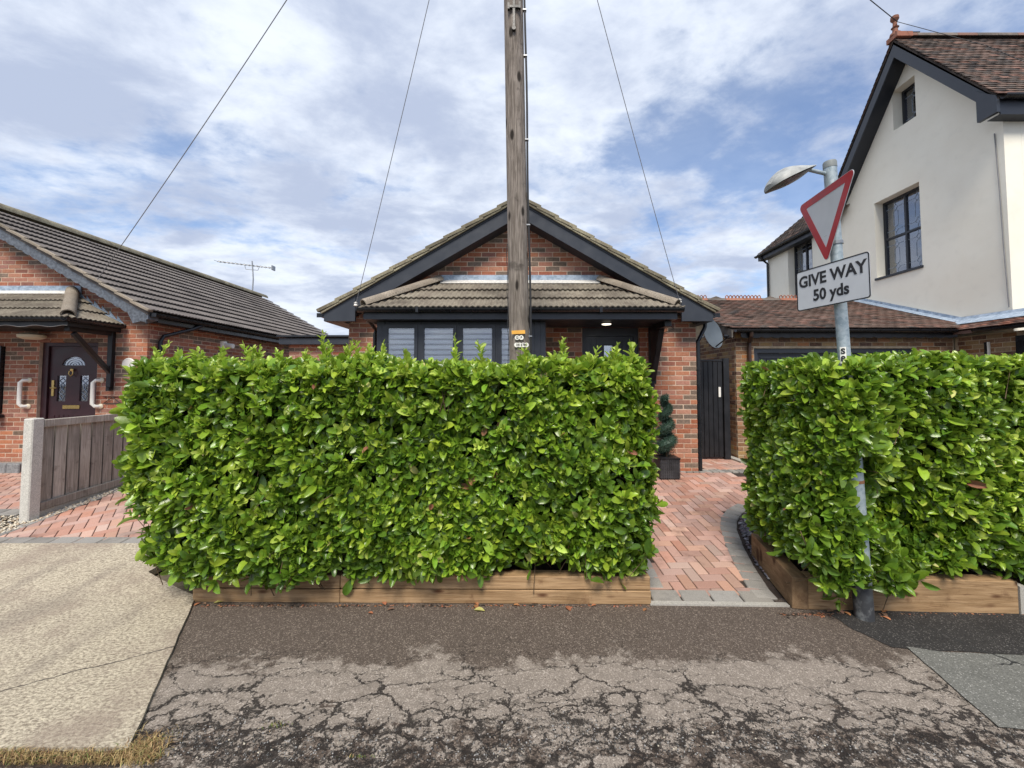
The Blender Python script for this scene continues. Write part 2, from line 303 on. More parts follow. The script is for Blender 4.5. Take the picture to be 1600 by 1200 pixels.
LEAF = [mat_leaf('laurel_mid', (.150, .270, .020), (.20, .33, .032)), mat_leaf('laurel_dark', (.085, .165, .018), (.115, .21, .026)),
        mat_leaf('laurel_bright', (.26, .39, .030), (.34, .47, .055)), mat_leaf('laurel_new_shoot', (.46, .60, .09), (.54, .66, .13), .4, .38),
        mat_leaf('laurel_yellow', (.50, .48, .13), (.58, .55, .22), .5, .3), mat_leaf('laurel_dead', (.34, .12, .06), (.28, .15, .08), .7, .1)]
CONIF = [mat_leaf('topiary_dark', (.018, .045, .032), (.03, .065, .045), .6, .1), mat_leaf('topiary_blue', (.04, .085, .07), (.05, .1, .075), .6, .1)]
DRYG = [mat_leaf('dry_grass', (.40, .28, .12), (.48, .36, .18), .8, .2), mat_leaf('dry_grass_brown', (.20, .11, .05), (.28, .17, .08), .8, .2), mat_leaf('grass_green', (.12, .17, .04), (.16, .2, .06), .8, .2)]
DEADL = mat_leaf('fallen_leaf_orange', (.42, .17, .07), (.33, .14, .07), .7, .1); DEADB = mat_leaf('fallen_leaf_brown', (.22, .12, .08), (.3, .18, .12), .8, .1)

# ------------------------------------------------------------------ geometry helpers
WL = {}                                   # world location of every thing and part (nothing here is rotated at the parent)
def at(px, py, Y):
    """the world point at depth Y seen at that pixel of the photograph"""
    a = (px - CX) / FPX; b = (CY - py) / FPX; dy = math.cos(PITCH) - b * math.sin(PITCH); dz = math.sin(PITCH) + b * math.cos(PITCH); k = Y / dy
    return Vector((a * k, Y, EYE + dz * k))
def proj(p):
    x, y, z = p[0], p[1], p[2] - EYE
    f = y * math.cos(PITCH) + z * math.sin(PITCH); u = -y * math.sin(PITCH) + z * math.cos(PITCH)
    if f < .05: return (-9e3, -9e3)
    return (CX + FPX * x / f, CY - FPX * u / f)
def ground(x, y):
    cap = .31 if x > -5.4 else .19
    return min(max(.1 * (y - 3.3), 0), cap)
def thing(name, label, cat, loc, group=None):
    o = bpy.data.objects.new(name, None); COL.objects.link(o); o.location = loc; o.empty_display_size = .2
    o['label'] = label; o['category'] = cat
    if group: o['group'] = group
    WL[o.name] = Vector(loc); return o
def tag(o, label=None, cat=None, group=None, kind=None):
    for k, v in (('label', label), ('category', cat), ('group', group), ('kind', kind)):
        if v: o[k] = v
    return o
class MB:
    def __init__(s): s.v = []; s.f = []; s.m = []
    def add(s, vs, fs, mi=0):
        o = len(s.v); s.v += [tuple(p) for p in vs]; s.f += [tuple(i + o for i in f) for f in fs]; s.m += [mi] * len(fs); return s
    def box(s, a, b, mi=0):
        (x0, y0, z0), (x1, y1, z1) = a, b
        x0, x1 = sorted((x0, x1)); y0, y1 = sorted((y0, y1)); z0, z1 = sorted((z0, z1))
        return s.add([(x0, y0, z0), (x1, y0, z0), (x1, y1, z0), (x0, y1, z0), (x0, y0, z1), (x1, y0, z1), (x1, y1, z1), (x0, y1, z1)],
                     [(0, 3, 2, 1), (4, 5, 6, 7), (0, 1, 5, 4), (1, 2, 6, 5), (2, 3, 7, 6), (3, 0, 4, 7)], mi)
    def obox(s, c, ax, ay, az, sx, sy, sz, mi=0):
        c, ax, ay, az = (Vector(q) for q in (c, ax, ay, az)); vs = []
        for k in (-.5, .5):
            for i, j in ((-.5, -.5), (.5, -.5), (.5, .5), (-.5, .5)): vs.append(c + ax * (i * sx) + ay * (j * sy) + az * (k * sz))
        return s.add(vs, [(0, 3, 2, 1), (4, 5, 6, 7), (0, 1, 5, 4), (1, 2, 6, 5), (2, 3, 7, 6), (3, 0, 4, 7)], mi)
    def beam(s, p, q, wd, ht, up=(0, 0, 1), mi=0):
        p, q = Vector(p), Vector(q); d = (q - p); L = d.length; d.normalize(); side = d.cross(Vector(up)).normalized(); u = side.cross(d)
        return s.obox((p + q) / 2, d, side, u, L, wd, ht, mi)
    def prism(s, poly, ext, mi=0):
        n = len(poly); P = [Vector(p) for p in poly]; E_ = Vector(ext)
        return s.add(P + [p + E_ for p in P], [tuple(range(n - 1, -1, -1)), tuple(range(n, 2 * n))] + [(i, (i + 1) % n, (i + 1) % n + n, i + n) for i in range(n)], mi)
    def tube(s, pts, rad, n=10, mi=0, cap=True):
        pts = [Vector(p) for p in pts]; rs = rad if isinstance(rad, (list, tuple)) else [rad] * len(pts); o = []; ref = None
        for i, p in enumerate(pts):
            d = (pts[min(i + 1, len(pts) - 1)] - pts[max(i - 1, 0)]).normalized()
            if ref is None: ref = d.cross(Vector((0, 0, 1)) if abs(d.z) < .9 else Vector((1, 0, 0)))
            a = (ref - d * ref.dot(d)).normalized(); b = d.cross(a).normalized(); ref = a
            o += [p + (a * math.cos(t) + b * math.sin(t)) * rs[i] for t in (2 * math.pi * k / n for k in range(n))]
        f = [(i * n + k, i * n + (k + 1) % n, (i + 1) * n + (k + 1) % n, (i + 1) * n + k) for i in range(len(pts) - 1) for k in range(n)]
        if cap: f += [tuple(range(n - 1, -1, -1)), tuple(range((len(pts) - 1) * n, len(pts) * n))]
        return s.add(o, f, mi)
    def lathe(s, c, prof, n=20, mi=0, axis='z'):
        o = []
        for r_, h_ in prof:
            for k in range(n):
                t = 2 * math.pi * k / n; q = (r_ * math.cos(t), r_ * math.sin(t), h_)
                if axis == 'y': q = (q[0], q[2], q[1])
                if axis == 'x': q = (q[2], q[0], q[1])
                o.append((c[0] + q[0], c[1] + q[1], c[2] + q[2]))
        f = [(i * n + k, i * n + (k + 1) % n, (i + 1) * n + (k + 1) % n, (i + 1) * n + k) for i in range(len(prof) - 1) for k in range(n)]
        f += [tuple(range(n - 1, -1, -1)), tuple(range((len(prof) - 1) * n, len(prof) * n))]
        return s.add(o, f, mi)
    def build(s, name, mats, parent=None, smooth=False, bevel=0, recalc=True, **tg):
        mats = mats if isinstance(mats, (list, tuple)) else [mats]
        vs = np.array(s.v, dtype=float); c = (vs.min(0) + vs.max(0)) / 2
        if parent is None: c[2] = vs[:, 2].min()
        me = bpy.data.meshes.new(name); me.from_pydata((vs - c).tolist(), [], s.f)
        for m_ in mats: me.materials.append(m_)
        me.polygons.foreach_set('material_index', s.m)
        bm = bmesh.new(); bm.from_mesh(me)
        if recalc: bmesh.ops.recalc_face_normals(bm, faces=bm.faces)
        if bevel: bmesh.ops.bevel(bm, geom=[e for e in bm.edges if len(e.link_faces) == 2 and e.calc_face_angle(0) > .5], offset=bevel, segments=1, affect='EDGES', clamp_overlap=True)
        bm.to_mesh(me); bm.free()
        if smooth: me.shade_smooth() if smooth is True else me.set_sharp_from_angle(angle=R(smooth))
        return link(name, me, Vector(c), parent, **tg)
def link(name, me, c, parent=None, **tg):
    o = bpy.data.objects.new(name, me); COL.objects.link(o); WL[o.name] = Vector(c)
    if parent is not None: o.parent = parent; o.location = Vector(c) - WL[parent.name]
    else: o.location = c
    tag(o, **tg); return o
def smooth_angle(o, deg=35):
    o.data.shade_smooth(); o.data.set_sharp_from_angle(angle=R(deg)); return o
def plate(outer, holes, origin, ua, va, na, thick, name, mats, parent, **tg):
    """a flat panel with openings: outline and holes in (u, v), thickness along na"""
    cu = bpy.data.curves.new('outline', 'CURVE'); cu.dimensions = '2D'; cu.fill_mode = 'BOTH'; cu.extrude = thick / 2
    for ring in [outer] + list(holes):
        sp = cu.splines.new('POLY'); sp.points.add(len(ring) - 1); sp.use_cyclic_u = True
        for i, p in enumerate(ring): sp.points[i].co = (p[0], p[1], 0, 1)
    to = bpy.data.objects.new('outline', cu); COL.objects.link(to); bpy.context.view_layer.update()
    me0 = bpy.data.meshes.new_from_object(to.evaluated_get(bpy.context.evaluated_depsgraph_get())); COL.objects.unlink(to); bpy.data.objects.remove(to)
    o, ua, va, na = (Vector(q) for q in (origin, ua, va, na)); b = MB()
    b.add([o + ua * v.co.x + va * v.co.y + na * (v.co.z + thick / 2) for v in me0.vertices], [tuple(p.vertices) for p in me0.polygons])
    bpy.data.meshes.remove(me0); bpy.data.curves.remove(cu)
    return b.build(name, mats, parent, **tg)
def rect(u0, v0, u1, v1): return [(u0, v0), (u1, v0), (u1, v1), (u0, v1)]
def lettering(txt, size, origin, ua, va, na, name, m, parent, bold=0.0, depth=.0015, align='CENTER', sx=1.0):
    cu = bpy.data.curves.new('txt', 'FONT'); cu.body = txt; cu.size = size; cu.extrude = depth; cu.offset = bold; cu.align_x = align; cu.align_y = 'CENTER'; cu.resolution_u = 3
    to = bpy.data.objects.new('txt', cu); COL.objects.link(to); bpy.context.view_layer.update()
    me0 = bpy.data.meshes.new_from_object(to.evaluated_get(bpy.context.evaluated_depsgraph_get())); COL.objects.unlink(to); bpy.data.objects.remove(to)
    o, ua, va, na = (Vector(q) for q in (origin, ua, va, na)); b = MB()
    b.add([o + ua * v.co.x * sx + va * v.co.y + na * v.co.z for v in me0.vertices], [tuple(p.vertices) for p in me0.polygons])
    return b.build(name, m, parent)

# pieces: the 300 that show largest become objects, the rest one joined part
TPL = {}
def t_box(sx, sy, sz, bev):
    k = ('b', round(sx, 3), round(sy, 3), round(sz, 3), bev)
    if k not in TPL:
        bm = bmesh.new(); bmesh.ops.create_cube(bm, size=1, matrix=Matrix.Diagonal((sx, sy, sz, 1)))
        if bev: bmesh.ops.bevel(bm, geom=bm.edges[:], offset=bev, segments=1, affect='EDGES')
        bm.verts.ensure_lookup_table(); TPL[k] = (np.array([v.co[:] for v in bm.verts]), [tuple(v.index for v in f.verts) for f in bm.faces]); bm.free()
    return k
def hidden_by_hedge(x, y):
    return (195 < x < 1012 and 565 < y < 900) or (x > 1172 and 570 < y < 900)
class Bits:
    cache = {}
    def __init__(s, parent, name, mats, limit=300, label=None, smooth=False): s.p = parent; s.n = name; s.mats = mats; s.lim = limit; s.it = []; s.smooth = smooth
    def add(s, key, M, mi=0, boost=1.0):
        p = M.to_translation(); x, y = proj(p); v = 1.0 if (-15 < x < 1615 and -15 < y < 1215 and not (hidden_by_hedge(x, y) and p.y > 3.45)) else .001
        s.it.append((v * boost / max(.3, (p - Vector((0, 0, EYE))).length) ** 2, key, M, mi))
    def emit(s):
        s.it.sort(key=lambda q: -q[0]); off = WL[s.p.name]; out = []
        for _, key, M, mi in s.it[:s.lim]:
            ck = (s.n, key, s.mats[mi].name); me = Bits.cache.get(ck)
            if me is None:
                me = bpy.data.meshes.new(s.n); me.from_pydata(TPL[key][0].tolist(), [], TPL[key][1]); me.materials.append(s.mats[mi]); Bits.cache[ck] = me
                if s.smooth: me.shade_smooth(); me.set_sharp_from_angle(angle=R(50))
            o = bpy.data.objects.new(s.n, me); COL.objects.link(o); o.parent = s.p; L = M.copy(); L.translation = M.to_translation() - off; o.matrix_local = L
        rest = s.it[s.lim:]
        if rest:
            V = []; F = []; MI = []; n = 0
            for _, key, M, mi in rest:
                tv, tf = TPL[key]; A = np.array(M)[:3]; V.append(tv @ A[:, :3].T + A[:, 3] - np.array(off)); F += [tuple(i + n for i in f) for f in tf]; MI += [mi] * len(tf); n += len(tv)
            me = bpy.data.meshes.new(s.n); me.from_pydata(np.concatenate(V).tolist(), [], F)
            for m_ in s.mats: me.materials.append(m_)
            me.polygons.foreach_set('material_index', MI)
            if s.smooth: me.shade_smooth(); me.set_sharp_from_angle(angle=R(50))
            o = bpy.data.objects.new(s.n, me); COL.objects.link(o); o.parent = s.p; o['kind'] = 'stuff'; WL[o.name] = off.copy()
def frame_m(o, ax, ay, az):
    M = Matrix.Identity(4)
    for i, a in enumerate((ax, ay, az)):
        for j in range(3): M[j][i] = a[j]
    M.translation = o; return M
def brickwork(bits, origin, ua, na, u0, u1, v0, v1, allowed, weights, proud=.0035, blen=.215, seed=0, deep=.05):
    """stretcher bond; allowed(v) gives the stretches of wall on each course; the bricks stand proud of the mortar"""
    rr = random.Random(seed); ua, na, o = Vector(ua), Vector(na), Vector(origin); va = Vector((0, 0, 1)); nc = int((v1 - v0) / .075) + 1
    for c in range(nc):
        v = v0 + .0375 + c * .075
        if v > v1: break
        for (a0, a1) in allowed(v):
            u = math.floor((u0 - .3) / .225) * .225 + (.1125 if c % 2 else 0)
            while u < a1:
                b0, b1 = max(u + .005, a0), min(u + .005 + blen, a1 - .002)
                if b1 - b0 > .03:
                    L = round((b1 - b0) / .005) * .005; k = t_box(L, deep, .065, .004)
                    j = rr.uniform(-.0018, .0018)
                    M = frame_m(o + ua * ((b0 + b1) / 2) + va * (v + rr.uniform(-.001, .001)) + na * (proud - deep / 2 + j), ua, na, va)
                    bits.add(k, M, rr.choices(range(len(weights)), weights)[0])
                u += .225
def t_rolltile(wd, ln, bump=.016, thick=.016, tilt=.034):
    k = ('r', wd, ln, bump)
    if k not in TPL:
        prof = []; N = 24
        for i in range(N + 1):
            x = i / N; ph = (x * 4) % 1.0; h_ = bump * math.sin(math.pi * ph) ** 2
            if i == N: h_ = 0
            prof.append((x * wd - wd / 2, h_))
        V = []; F = []
        for (y, dz) in ((0, tilt), (ln, 0)):
            V += [(x, y, h_ + dz) for x, h_ in prof]
        V += [(x, 0, h_ + tilt - thick) for x, h_ in prof]; V += [(x, .05, h_ + tilt - thick) for x, h_ in prof]; n = N + 1
        for i in range(N): F += [(i, i + 1, n + i + 1, n + i), (2 * n + i, 2 * n + i + 1, i + 1, i), (3 * n + i, 3 * n + i + 1, 2 * n + i + 1, 2 * n + i)]
        V += [(-wd / 2, ln, -thick), (wd / 2, ln, -thick)]
        F += [(0, n, 4 * n, 2 * n), (N, 2 * n + N, 4 * n + 1, n + N)]
        TPL[k] = (np.array(V), F)
    return k
def t_cut(key, M, planes):
    """the piece cut off at planes (point, outward normal); None when nothing is left"""
    tv, tf = TPL[key]; A = np.array(M)[:3]; Wv = tv @ A[:, :3].T + A[:, 3]; need = False
    for p, n_ in planes:
        d = (Wv - np.array(p)) @ np.array(n_)
        if d.min() > -.01: return None
        if d.max() > .002: need = True
    if not need: return key
    bm = bmesh.new(); vs = [bm.verts.new(v) for v in Wv]
    for f in tf: bm.faces.new([vs[i] for i in f])
    for p, n_ in planes: bmesh.ops.bisect_plane(bm, geom=bm.verts[:] + bm.edges[:] + bm.faces[:], plane_co=p, plane_no=n_, clear_outer=True)
    if not bm.faces: bm.free(); return None
    Mi = M.inverted(); bm.verts.index_update()
    k = ('cut', len(TPL)); TPL[k] = (np.array([(Mi @ v.co)[:] for v in bm.verts]), [tuple(v.index for v in f.verts) for f in bm.faces]); bm.free(); return k
def tile_slope(bits, eave, along, up, L, H, wd, gauge, planes=(), key=None, mi=lambda: 0, stagger=False, jit=.0, over=.0, seed=0):
    rr = random.Random(seed); eave, along, up = Vector(eave), Vector(along).normalized(), Vector(up).normalized(); nn = along.cross(up).normalized()
    for c in range(int(math.ceil(H / gauge - .15))):
        off = (wd / 2 if (stagger and c % 2) else 0)
        for i in range(int(L / wd + .999) + (1 if stagger else 0)):
            u = i * wd + wd / 2 - off
            a2 = (along + nn * rr.uniform(-jit, jit)).normalized(); u2 = (up + nn * rr.uniform(-jit, jit)).normalized(); n2 = a2.cross(u2).normalized(); u2 = n2.cross(a2)
            M = frame_m(eave + along * u + up * (c * gauge - over) + nn * rr.uniform(0, jit * .1), a2, u2, n2)
            k = key
            if planes: k = t_cut(key, M, planes)
            if k is not None: bits.add(k, M, mi())
def t_flat(wd, ln, th=.012, tilt=.02):
    k = ('flat', wd, ln)
    if k not in TPL:
        a = wd / 2 - .0015
        V = [(-a, 0, tilt), (a, 0, tilt), (a, ln, 0), (-a, ln, 0), (-a, 0, tilt - th), (a, 0, tilt - th), (a, ln, -th), (-a, ln, -th), (0, 0, tilt + .003), (0, ln, .003)]
        TPL[k] = (np.array(V), [(0, 8, 9, 3), (8, 1, 2, 9), (4, 5, 1, 8, 0), (4, 0, 3, 7), (5, 6, 2, 1), (7, 6, 5, 4)])
    return k
def halfround(b, p, q, r_, open_up=True, mi=0, up=(0, 0, 1), n=9, thick=.006):
    """half round gutter (open) or ridge/hip tile (arched) from p to q"""
    p, q = Vector(p), Vector(q); d = (q - p).normalized(); side = d.cross(Vector(up)).normalized(); u = side.cross(d); sg = -1 if open_up else 1; V = []
    for e in (p, q):
        for rr_ in (r_, r_ - thick):
            for k in range(n):
                t = math.pi * k / (n - 1); V.append(e + side * (math.cos(t) * rr_) + u * (math.sin(t) * rr_ * sg))
    F = []
    for k in range(n - 1): F += [(k, k + 1, 2 * n + k + 1, 2 * n + k), (n + k, 3 * n + k, 3 * n + k + 1, n + k + 1), (k, n + k, n + k + 1, k + 1), (2 * n + k, 2 * n + k + 1, 3 * n + k + 1, 3 * n + k)]
    F += [(0, 2 * n, 3 * n, n), (n - 1, 2 * n - 1, 4 * n - 1, 3 * n - 1)]
    b.add(V, F, mi); return b

# ------------------------------------------------------------------ the ground
def sheet(name, poly, z, m, label=None, thick=None):
    b = MB(); zz_ = (lambda p: z(p)) if callable(z) else (lambda p: z)
    if thick: b.prism([(p[0], p[1], zz_(p) - thick) for p in poly], (0, 0, thick))
    else: b.add([(p[0], p[1], zz_(p)) for p in poly], [tuple(range(len(poly)))])
    return b.build(name, m, None, kind='structure', label=label)
def earth():
    xs = [-300, -60, -20, -14, -10, -5.42, -5.38, -2, 2, 6, 10, 14, 20, 60, 300]; ys = [3.29, 6.42, 9, 14, 20, 40, 80, 300]; b = MB()
    ys = [3.29, 4, 4.4, 5.2, 5.35, 6.42, 9, 14, 20, 40, 80, 300]
    V = [(x, y, ground(x, y) - .06) for y in ys for x in xs]; n = len(xs)
    b.add(V, [(j * n + i, j * n + i + 1, (j + 1) * n + i + 1, (j + 1) * n + i) for j in range(len(ys) - 1) for i in range(n - 1)])
    return b.build('ground', EARTH, None, kind='structure')
earth()
sheet('pavement', [(-300, 1.893), (300, 1.893), (300, 2.9), (5, 3.04), (3.651, 3.15), (2.046, 3.25), (1.012, 3.32), (-2.542, 3.34), (-2.6, 3.34), (-300, 3.34)], 0, ASPH)
b = MB(); b.add([(2.0, 3.0, -.006), (300, 2.6, -.006), (300, 4.5, -.006), (2.0, 4.5, -.006)], [(0, 1, 2, 3)]); b.build('verge', ASPH, None, kind='structure')
sheet('road', [(-300, -300), (300, -300), (300, 1.78), (-300, 1.78)], -.12, ROADM)
kb = bpy.data.objects.new('kerb', None); COL.objects.link(kb); kb['kind'] = 'structure'; kb.location = (0, 1.85, 0); WL['kerb'] = Vector((0, 1.85, 0))
kbits = Bits(kb, 'kerb_stone', [CONC], 40)
kk = t_box(.909, .135, .30, .006)
for i in range(-8, 9): kbits.add(kk, frame_m(Vector((-1.62 + i * .915, 1.821 + random.uniform(-.004, .004), -.152 + random.uniform(-.004, .002))), Vector((1, 0, 0)), Vector((0, 1, 0)), Vector((0, 0, 1))))
kbits.emit()
# patches in the pavement: outlines taken on the ground
def gp(px, py, z=0.0):
    a = (px - CX) / FPX; b_ = (CY - py) / FPX; dz = math.sin(PITCH) + b_ * math.cos(PITCH); k = (z - EYE) / dz
    return (a * k, (math.cos(PITCH) - b_ * math.sin(PITCH)) * k)
def ragged(pts, amp, step, seed):
    rr = random.Random(seed); out = []
    for i, p in enumerate(pts):
        q = pts[(i + 1) % len(pts)]; L = math.dist(p, q); n = max(1, int(L / step))
        for k in range(n):
            f_ = k / n; out.append((p[0] + (q[0] - p[0]) * f_ + rr.uniform(-amp, amp), p[1] + (q[1] - p[1]) * f_ + rr.uniform(-amp, amp)))
    return out
sheet('pavement_patch', ragged([gp(1290, 956), gp(1335, 985), gp(1395, 1013), gp(1470, 1018), gp(1600, 1024), (5.2, 2.65), (5.2, 3.02), (3.6, 3.14), (2.4, 3.19)], .006, .05, 3), .004, PATCHB)
sheet('pavement_patch', ragged([gp(1416, 1012), gp(1560, 1138), gp(1600, 1142), (4.5, 2.02), (5.2, 2.5), (5.2, 2.66), gp(1600, 1026), gp(1470, 1020)], .003, .05, 5), .008, PATCHG)

# concrete crossover on the left
A = gp(305, 936); Bq = gp(202, 1174)
slab_poly = ragged([(-8.5, Bq[1] - .01), (-1.86, Bq[1]), Bq, A], .004, .06, 8)[:-1]
sl = MB(); zf = lambda x, y: ground(x, y) + .018
n_ = 26; V = []; Fq = []
for j in range(n_ + 1):
    f_ = j / n_; y = Bq[1] + f_ * (4.17 - Bq[1]); xr = (Bq[0] + (A[0] - Bq[0]) * (y - Bq[1]) / (A[1] - Bq[1])) if y < A[1] + .02 else (A[0] - 2.0 * (y - A[1]) if y < A[1] + .3 else -3.18)
    xr += random.uniform(-.006, .006)
    V += [(-8.5, y, zf(-6 if y > 9 else -3, y)), (xr, y, zf(-3, y)), (xr + .004, y, zf(-3, y) - .06)]
for j in range(n_): a = j * 3; Fq += [(a, a + 1, a + 4, a + 3), (a + 1, a + 2, a + 5, a + 4)]
V += [(-8.5, Bq[1], -.05), (Bq[0], Bq[1], -.05)]; Fq += [(0, len(V) - 2, len(V) - 1, 1)]
sl.add(V, Fq); sl.build('concrete_crossover', SLAB, None, kind='structure')

# ------------------------------------------------------------------ block paving
PM = [PAVR, PAVP, PAVG]
def inside(p, poly):
    c = False; x, y = p; j = len(poly) - 1
    for i in range(len(poly)):
        if (poly[i][1] > y) != (poly[j][1] > y) and x < (poly[j][0] - poly[i][0]) * (y - poly[i][1]) / (poly[j][1] - poly[i][1]) + poly[i][0]: c = not c
        j = i
    return c
def paver_m(x, y, ang, rr, dz=0.0):
    sl_ = .1 if ground(x, y) < ground(x, 20) - 1e-4 and y > 3.3 else 0
    az = Vector((rr.uniform(-.004, .004), -sl_ + rr.uniform(-.004, .004), 1)).normalized(); ax = Vector((math.cos(ang), math.sin(ang), 0)); ay = az.cross(ax).normalized(); ax = ay.cross(az)
    return frame_m(Vector((x, y, ground(x, y) - .03 + dz + rr.uniform(-.0012, .0012))), ax, ay, az)
def herringbone(bits, poly, ang, seed, wts=(.7, .3)):
    rr = random.Random(seed); k = t_box(.193, .093, .06, .004); xs = [p[0] for p in poly]; ys = [p[1] for p in poly]; cx_, cy_ = sum(xs) / len(xs), sum(ys) / len(ys); ca, sa = math.cos(ang), math.sin(ang)
    rad = max(math.dist((cx_, cy_), p) for p in poly); N = int(rad / .1) + 6
    for i in range(-N, N):
        for j in range(-N, N):
            m_ = (i - j) % 4                      # 90 degree herringbone on a 100 mm grid
            if m_ == 0: q = (i * .1 + .1, j * .1 + .05); a_ = 0
            elif m_ == 3: q = (i * .1 + .05, j * .1 + .1); a_ = math.pi / 2
            else: continue
            x, y = cx_ + q[0] * ca - q[1] * sa, cy_ + q[0] * sa + q[1] * ca
            if inside((x, y), poly): bits.add(k, paver_m(x, y, ang + a_, rr), rr.choices((0, 1), wts)[0])
def border(bits, path, wd=.16, ln=.13, seed=0, mi=2, dz=.006):
    """setts laid side by side across a path"""
    rr = random.Random(seed); k = t_box(ln - .012, wd - .008, .06, .007); acc = 0; d_next = ln / 2
    for i in range(len(path) - 1):
        p, q = Vector(path[i]), Vector(path[i + 1]); L = (q - p).length
        while acc + L >= d_next:
            c = p + (q - p) * ((d_next - acc) / L); ang = math.atan2((q - p).y, (q - p).x)
            bits.add(k, paver_m(c.x, c.y, ang, rr, dz), mi); d_next += ln
        acc += L
def gpg(px, py):
    z = 0.0
    for _ in range(20): p = gp(px, py, z); z = ground(p[0], p[1])
    return p
dw = bpy.data.objects.new('driveway', None); COL.objects.link(dw); dw['kind'] = 'structure'; dw.location = (1.8, 4.5, .1); WL['driveway'] = Vector((1.8, 4.5, .1))
pv = Bits(dw, 'paving_block', PM)
inner = [gpg(*q) for q in [(1177, 933), (1168, 919), (1149, 884), (1135, 854), (1127, 826), (1127, 812), (1133, 800), (1149, 789), (1165, 780)]]
outer = [gpg(*q) for q in [(1222, 946), (1203, 922), (1177, 884), (1161, 854), (1149, 826), (1150, 811), (1161, 798), (1178, 790)]]
mid = [((a[0] + b_[0]) / 2, (a[1] + b_[1]) / 2) for a, b_ in zip(inner, outer)]
Lb = gpg(1046, 932); Lt = (gpg(1020, 880)[0] + .02, 4.4)
Fy0 = lambda x: 3.262 - .0235 * (x - 1.0)
drive_poly = [Lb, inner[0]] + inner[1:] + [(3.3, inner[-1][1] + .15), (3.3, 6.43), (-1.2, 6.43), (-1.2, 4.45), (Lt[0], 4.45)]
drive_poly = [(Lb[0] - .07, Fy0(Lb[0]) + .12), (inner[0][0] + .09, Fy0(2.0) + .12)] + [(p[0] + .07, p[1]) for p in inner[1:]] + drive_poly[2 + len(inner) - 1:-1] + [(Lt[0] - .07, 4.45)]
herringbone(pv, drive_poly, R(2), 4)
pass_poly = [(2.95, 6.62), (3.95, 6.62), (3.95, 9.4), (2.95, 9.4)]
herringbone(pv, pass_poly, R(2), 9)
border(pv, [(mid[0][0] + .02, mid[0][1] + .03)] + mid[1:], .17, .13, 1)
Fy = lambda x: 3.262 - .0235 * (x - 1.0)
border(pv, [(1.05, Fy(1.05) + .1), (2.0, Fy(2.0) + .1)], .165, .235, 2)
border(pv, [(Lb[0] - .10, Fy(1.05) + .20), (Lt[0] - .09, 4.6)], .2, .15, 3)
border(pv, [(2.3, 6.53), (4.0, 6.53)], .2, .1, 4)
pv.emit()
ex = [(1.0, 3.28), (2.03, 3.26)] + [(p[0] + .04, p[1]) for p in outer[1:]] + [(3.6, 4.6), (4.2, 7.5), (4.2, 9.5), (-2.65, 9.5), (-2.65, 4.05), (1.0, 4.05)]
b = MB(); NX, NY = 30, 40
for (x0, x1) in ((-1.3, 3.98),):
    V = [(x0 + (x1 - x0) * i / NX, 3.27 + 6.2 * j / NY) for j in range(NY + 1) for i in range(NX + 1)]
    b.add([(x, y, ground(x, y) - .012) for x, y in V], [(j * (NX + 1) + i, j * (NX + 1) + i + 1, (j + 1) * (NX + 1) + i + 1, (j + 1) * (NX + 1) + i) for j in range(NY) for i in range(NX)])
b.build('joint_sand', JOINT, dw)
b = MB(); b.prism([(1.01, Fy(1.0) - .035, -.05), (2.05, Fy(2.05) - .035, -.05), (2.05, Fy(2.05) + .012, -.05), (1.01, Fy(1.0) + .012, -.05)], (0, 0, .062)); b.build('edging_strip', CONC, dw)
# the neighbour's paving on the left
dl = bpy.data.objects.new('driveway', None); COL.objects.link(dl); dl['kind'] = 'structure'; dl.location = (-5, 5, .1); WL[dl.name] = Vector((-5, 5, .1))
pv2 = Bits(dl, 'paving_block', PM)
herringbone(pv2, [(-5.35, 4.26), (-2.9, 4.26), (-2.9, 8.4), (-5.42, 8.4)], R(38), 14, (.6, .4))
herringbone(pv2, [(-8.9, 4.99), (-5.85, 4.99), (-5.85, 7.05), (-8.9, 7.05)], R(38), 15, (.75, .25))
border(pv2, [(-8.5, 4.25), (-2.95, 4.25)], .17, .24, 6)
border(pv2, [(-8.9, 4.96), (-5.8, 4.96)], .17, .24, 7)
border(pv2, [(-5.36, 4.3), (-5.40, 8.3)], .1, .24, 8, 2, .008)
pv2.emit()
b = MB()
for (x0, x1, y0, y1) in ((-5.38, -2.8, 4.15, 8.5), (-9.0, -5.82, 4.82, 7.08)):
    V = [(x0 + (x1 - x0) * i / 8, y0 + (y1 - y0) * j / 30) for j in range(31) for i in range(9)]
    b.add([(x, y, ground(x if abs(x + 5.4) > .05 else -5, y) - .012) for x, y in V], [(j * 9 + i, j * 9 + i + 1, (j + 1) * 9 + i + 1, (j + 1) * 9 + i) for j in range(30) for i in range(8)])
b.build('joint_sand', JOINT, dl)

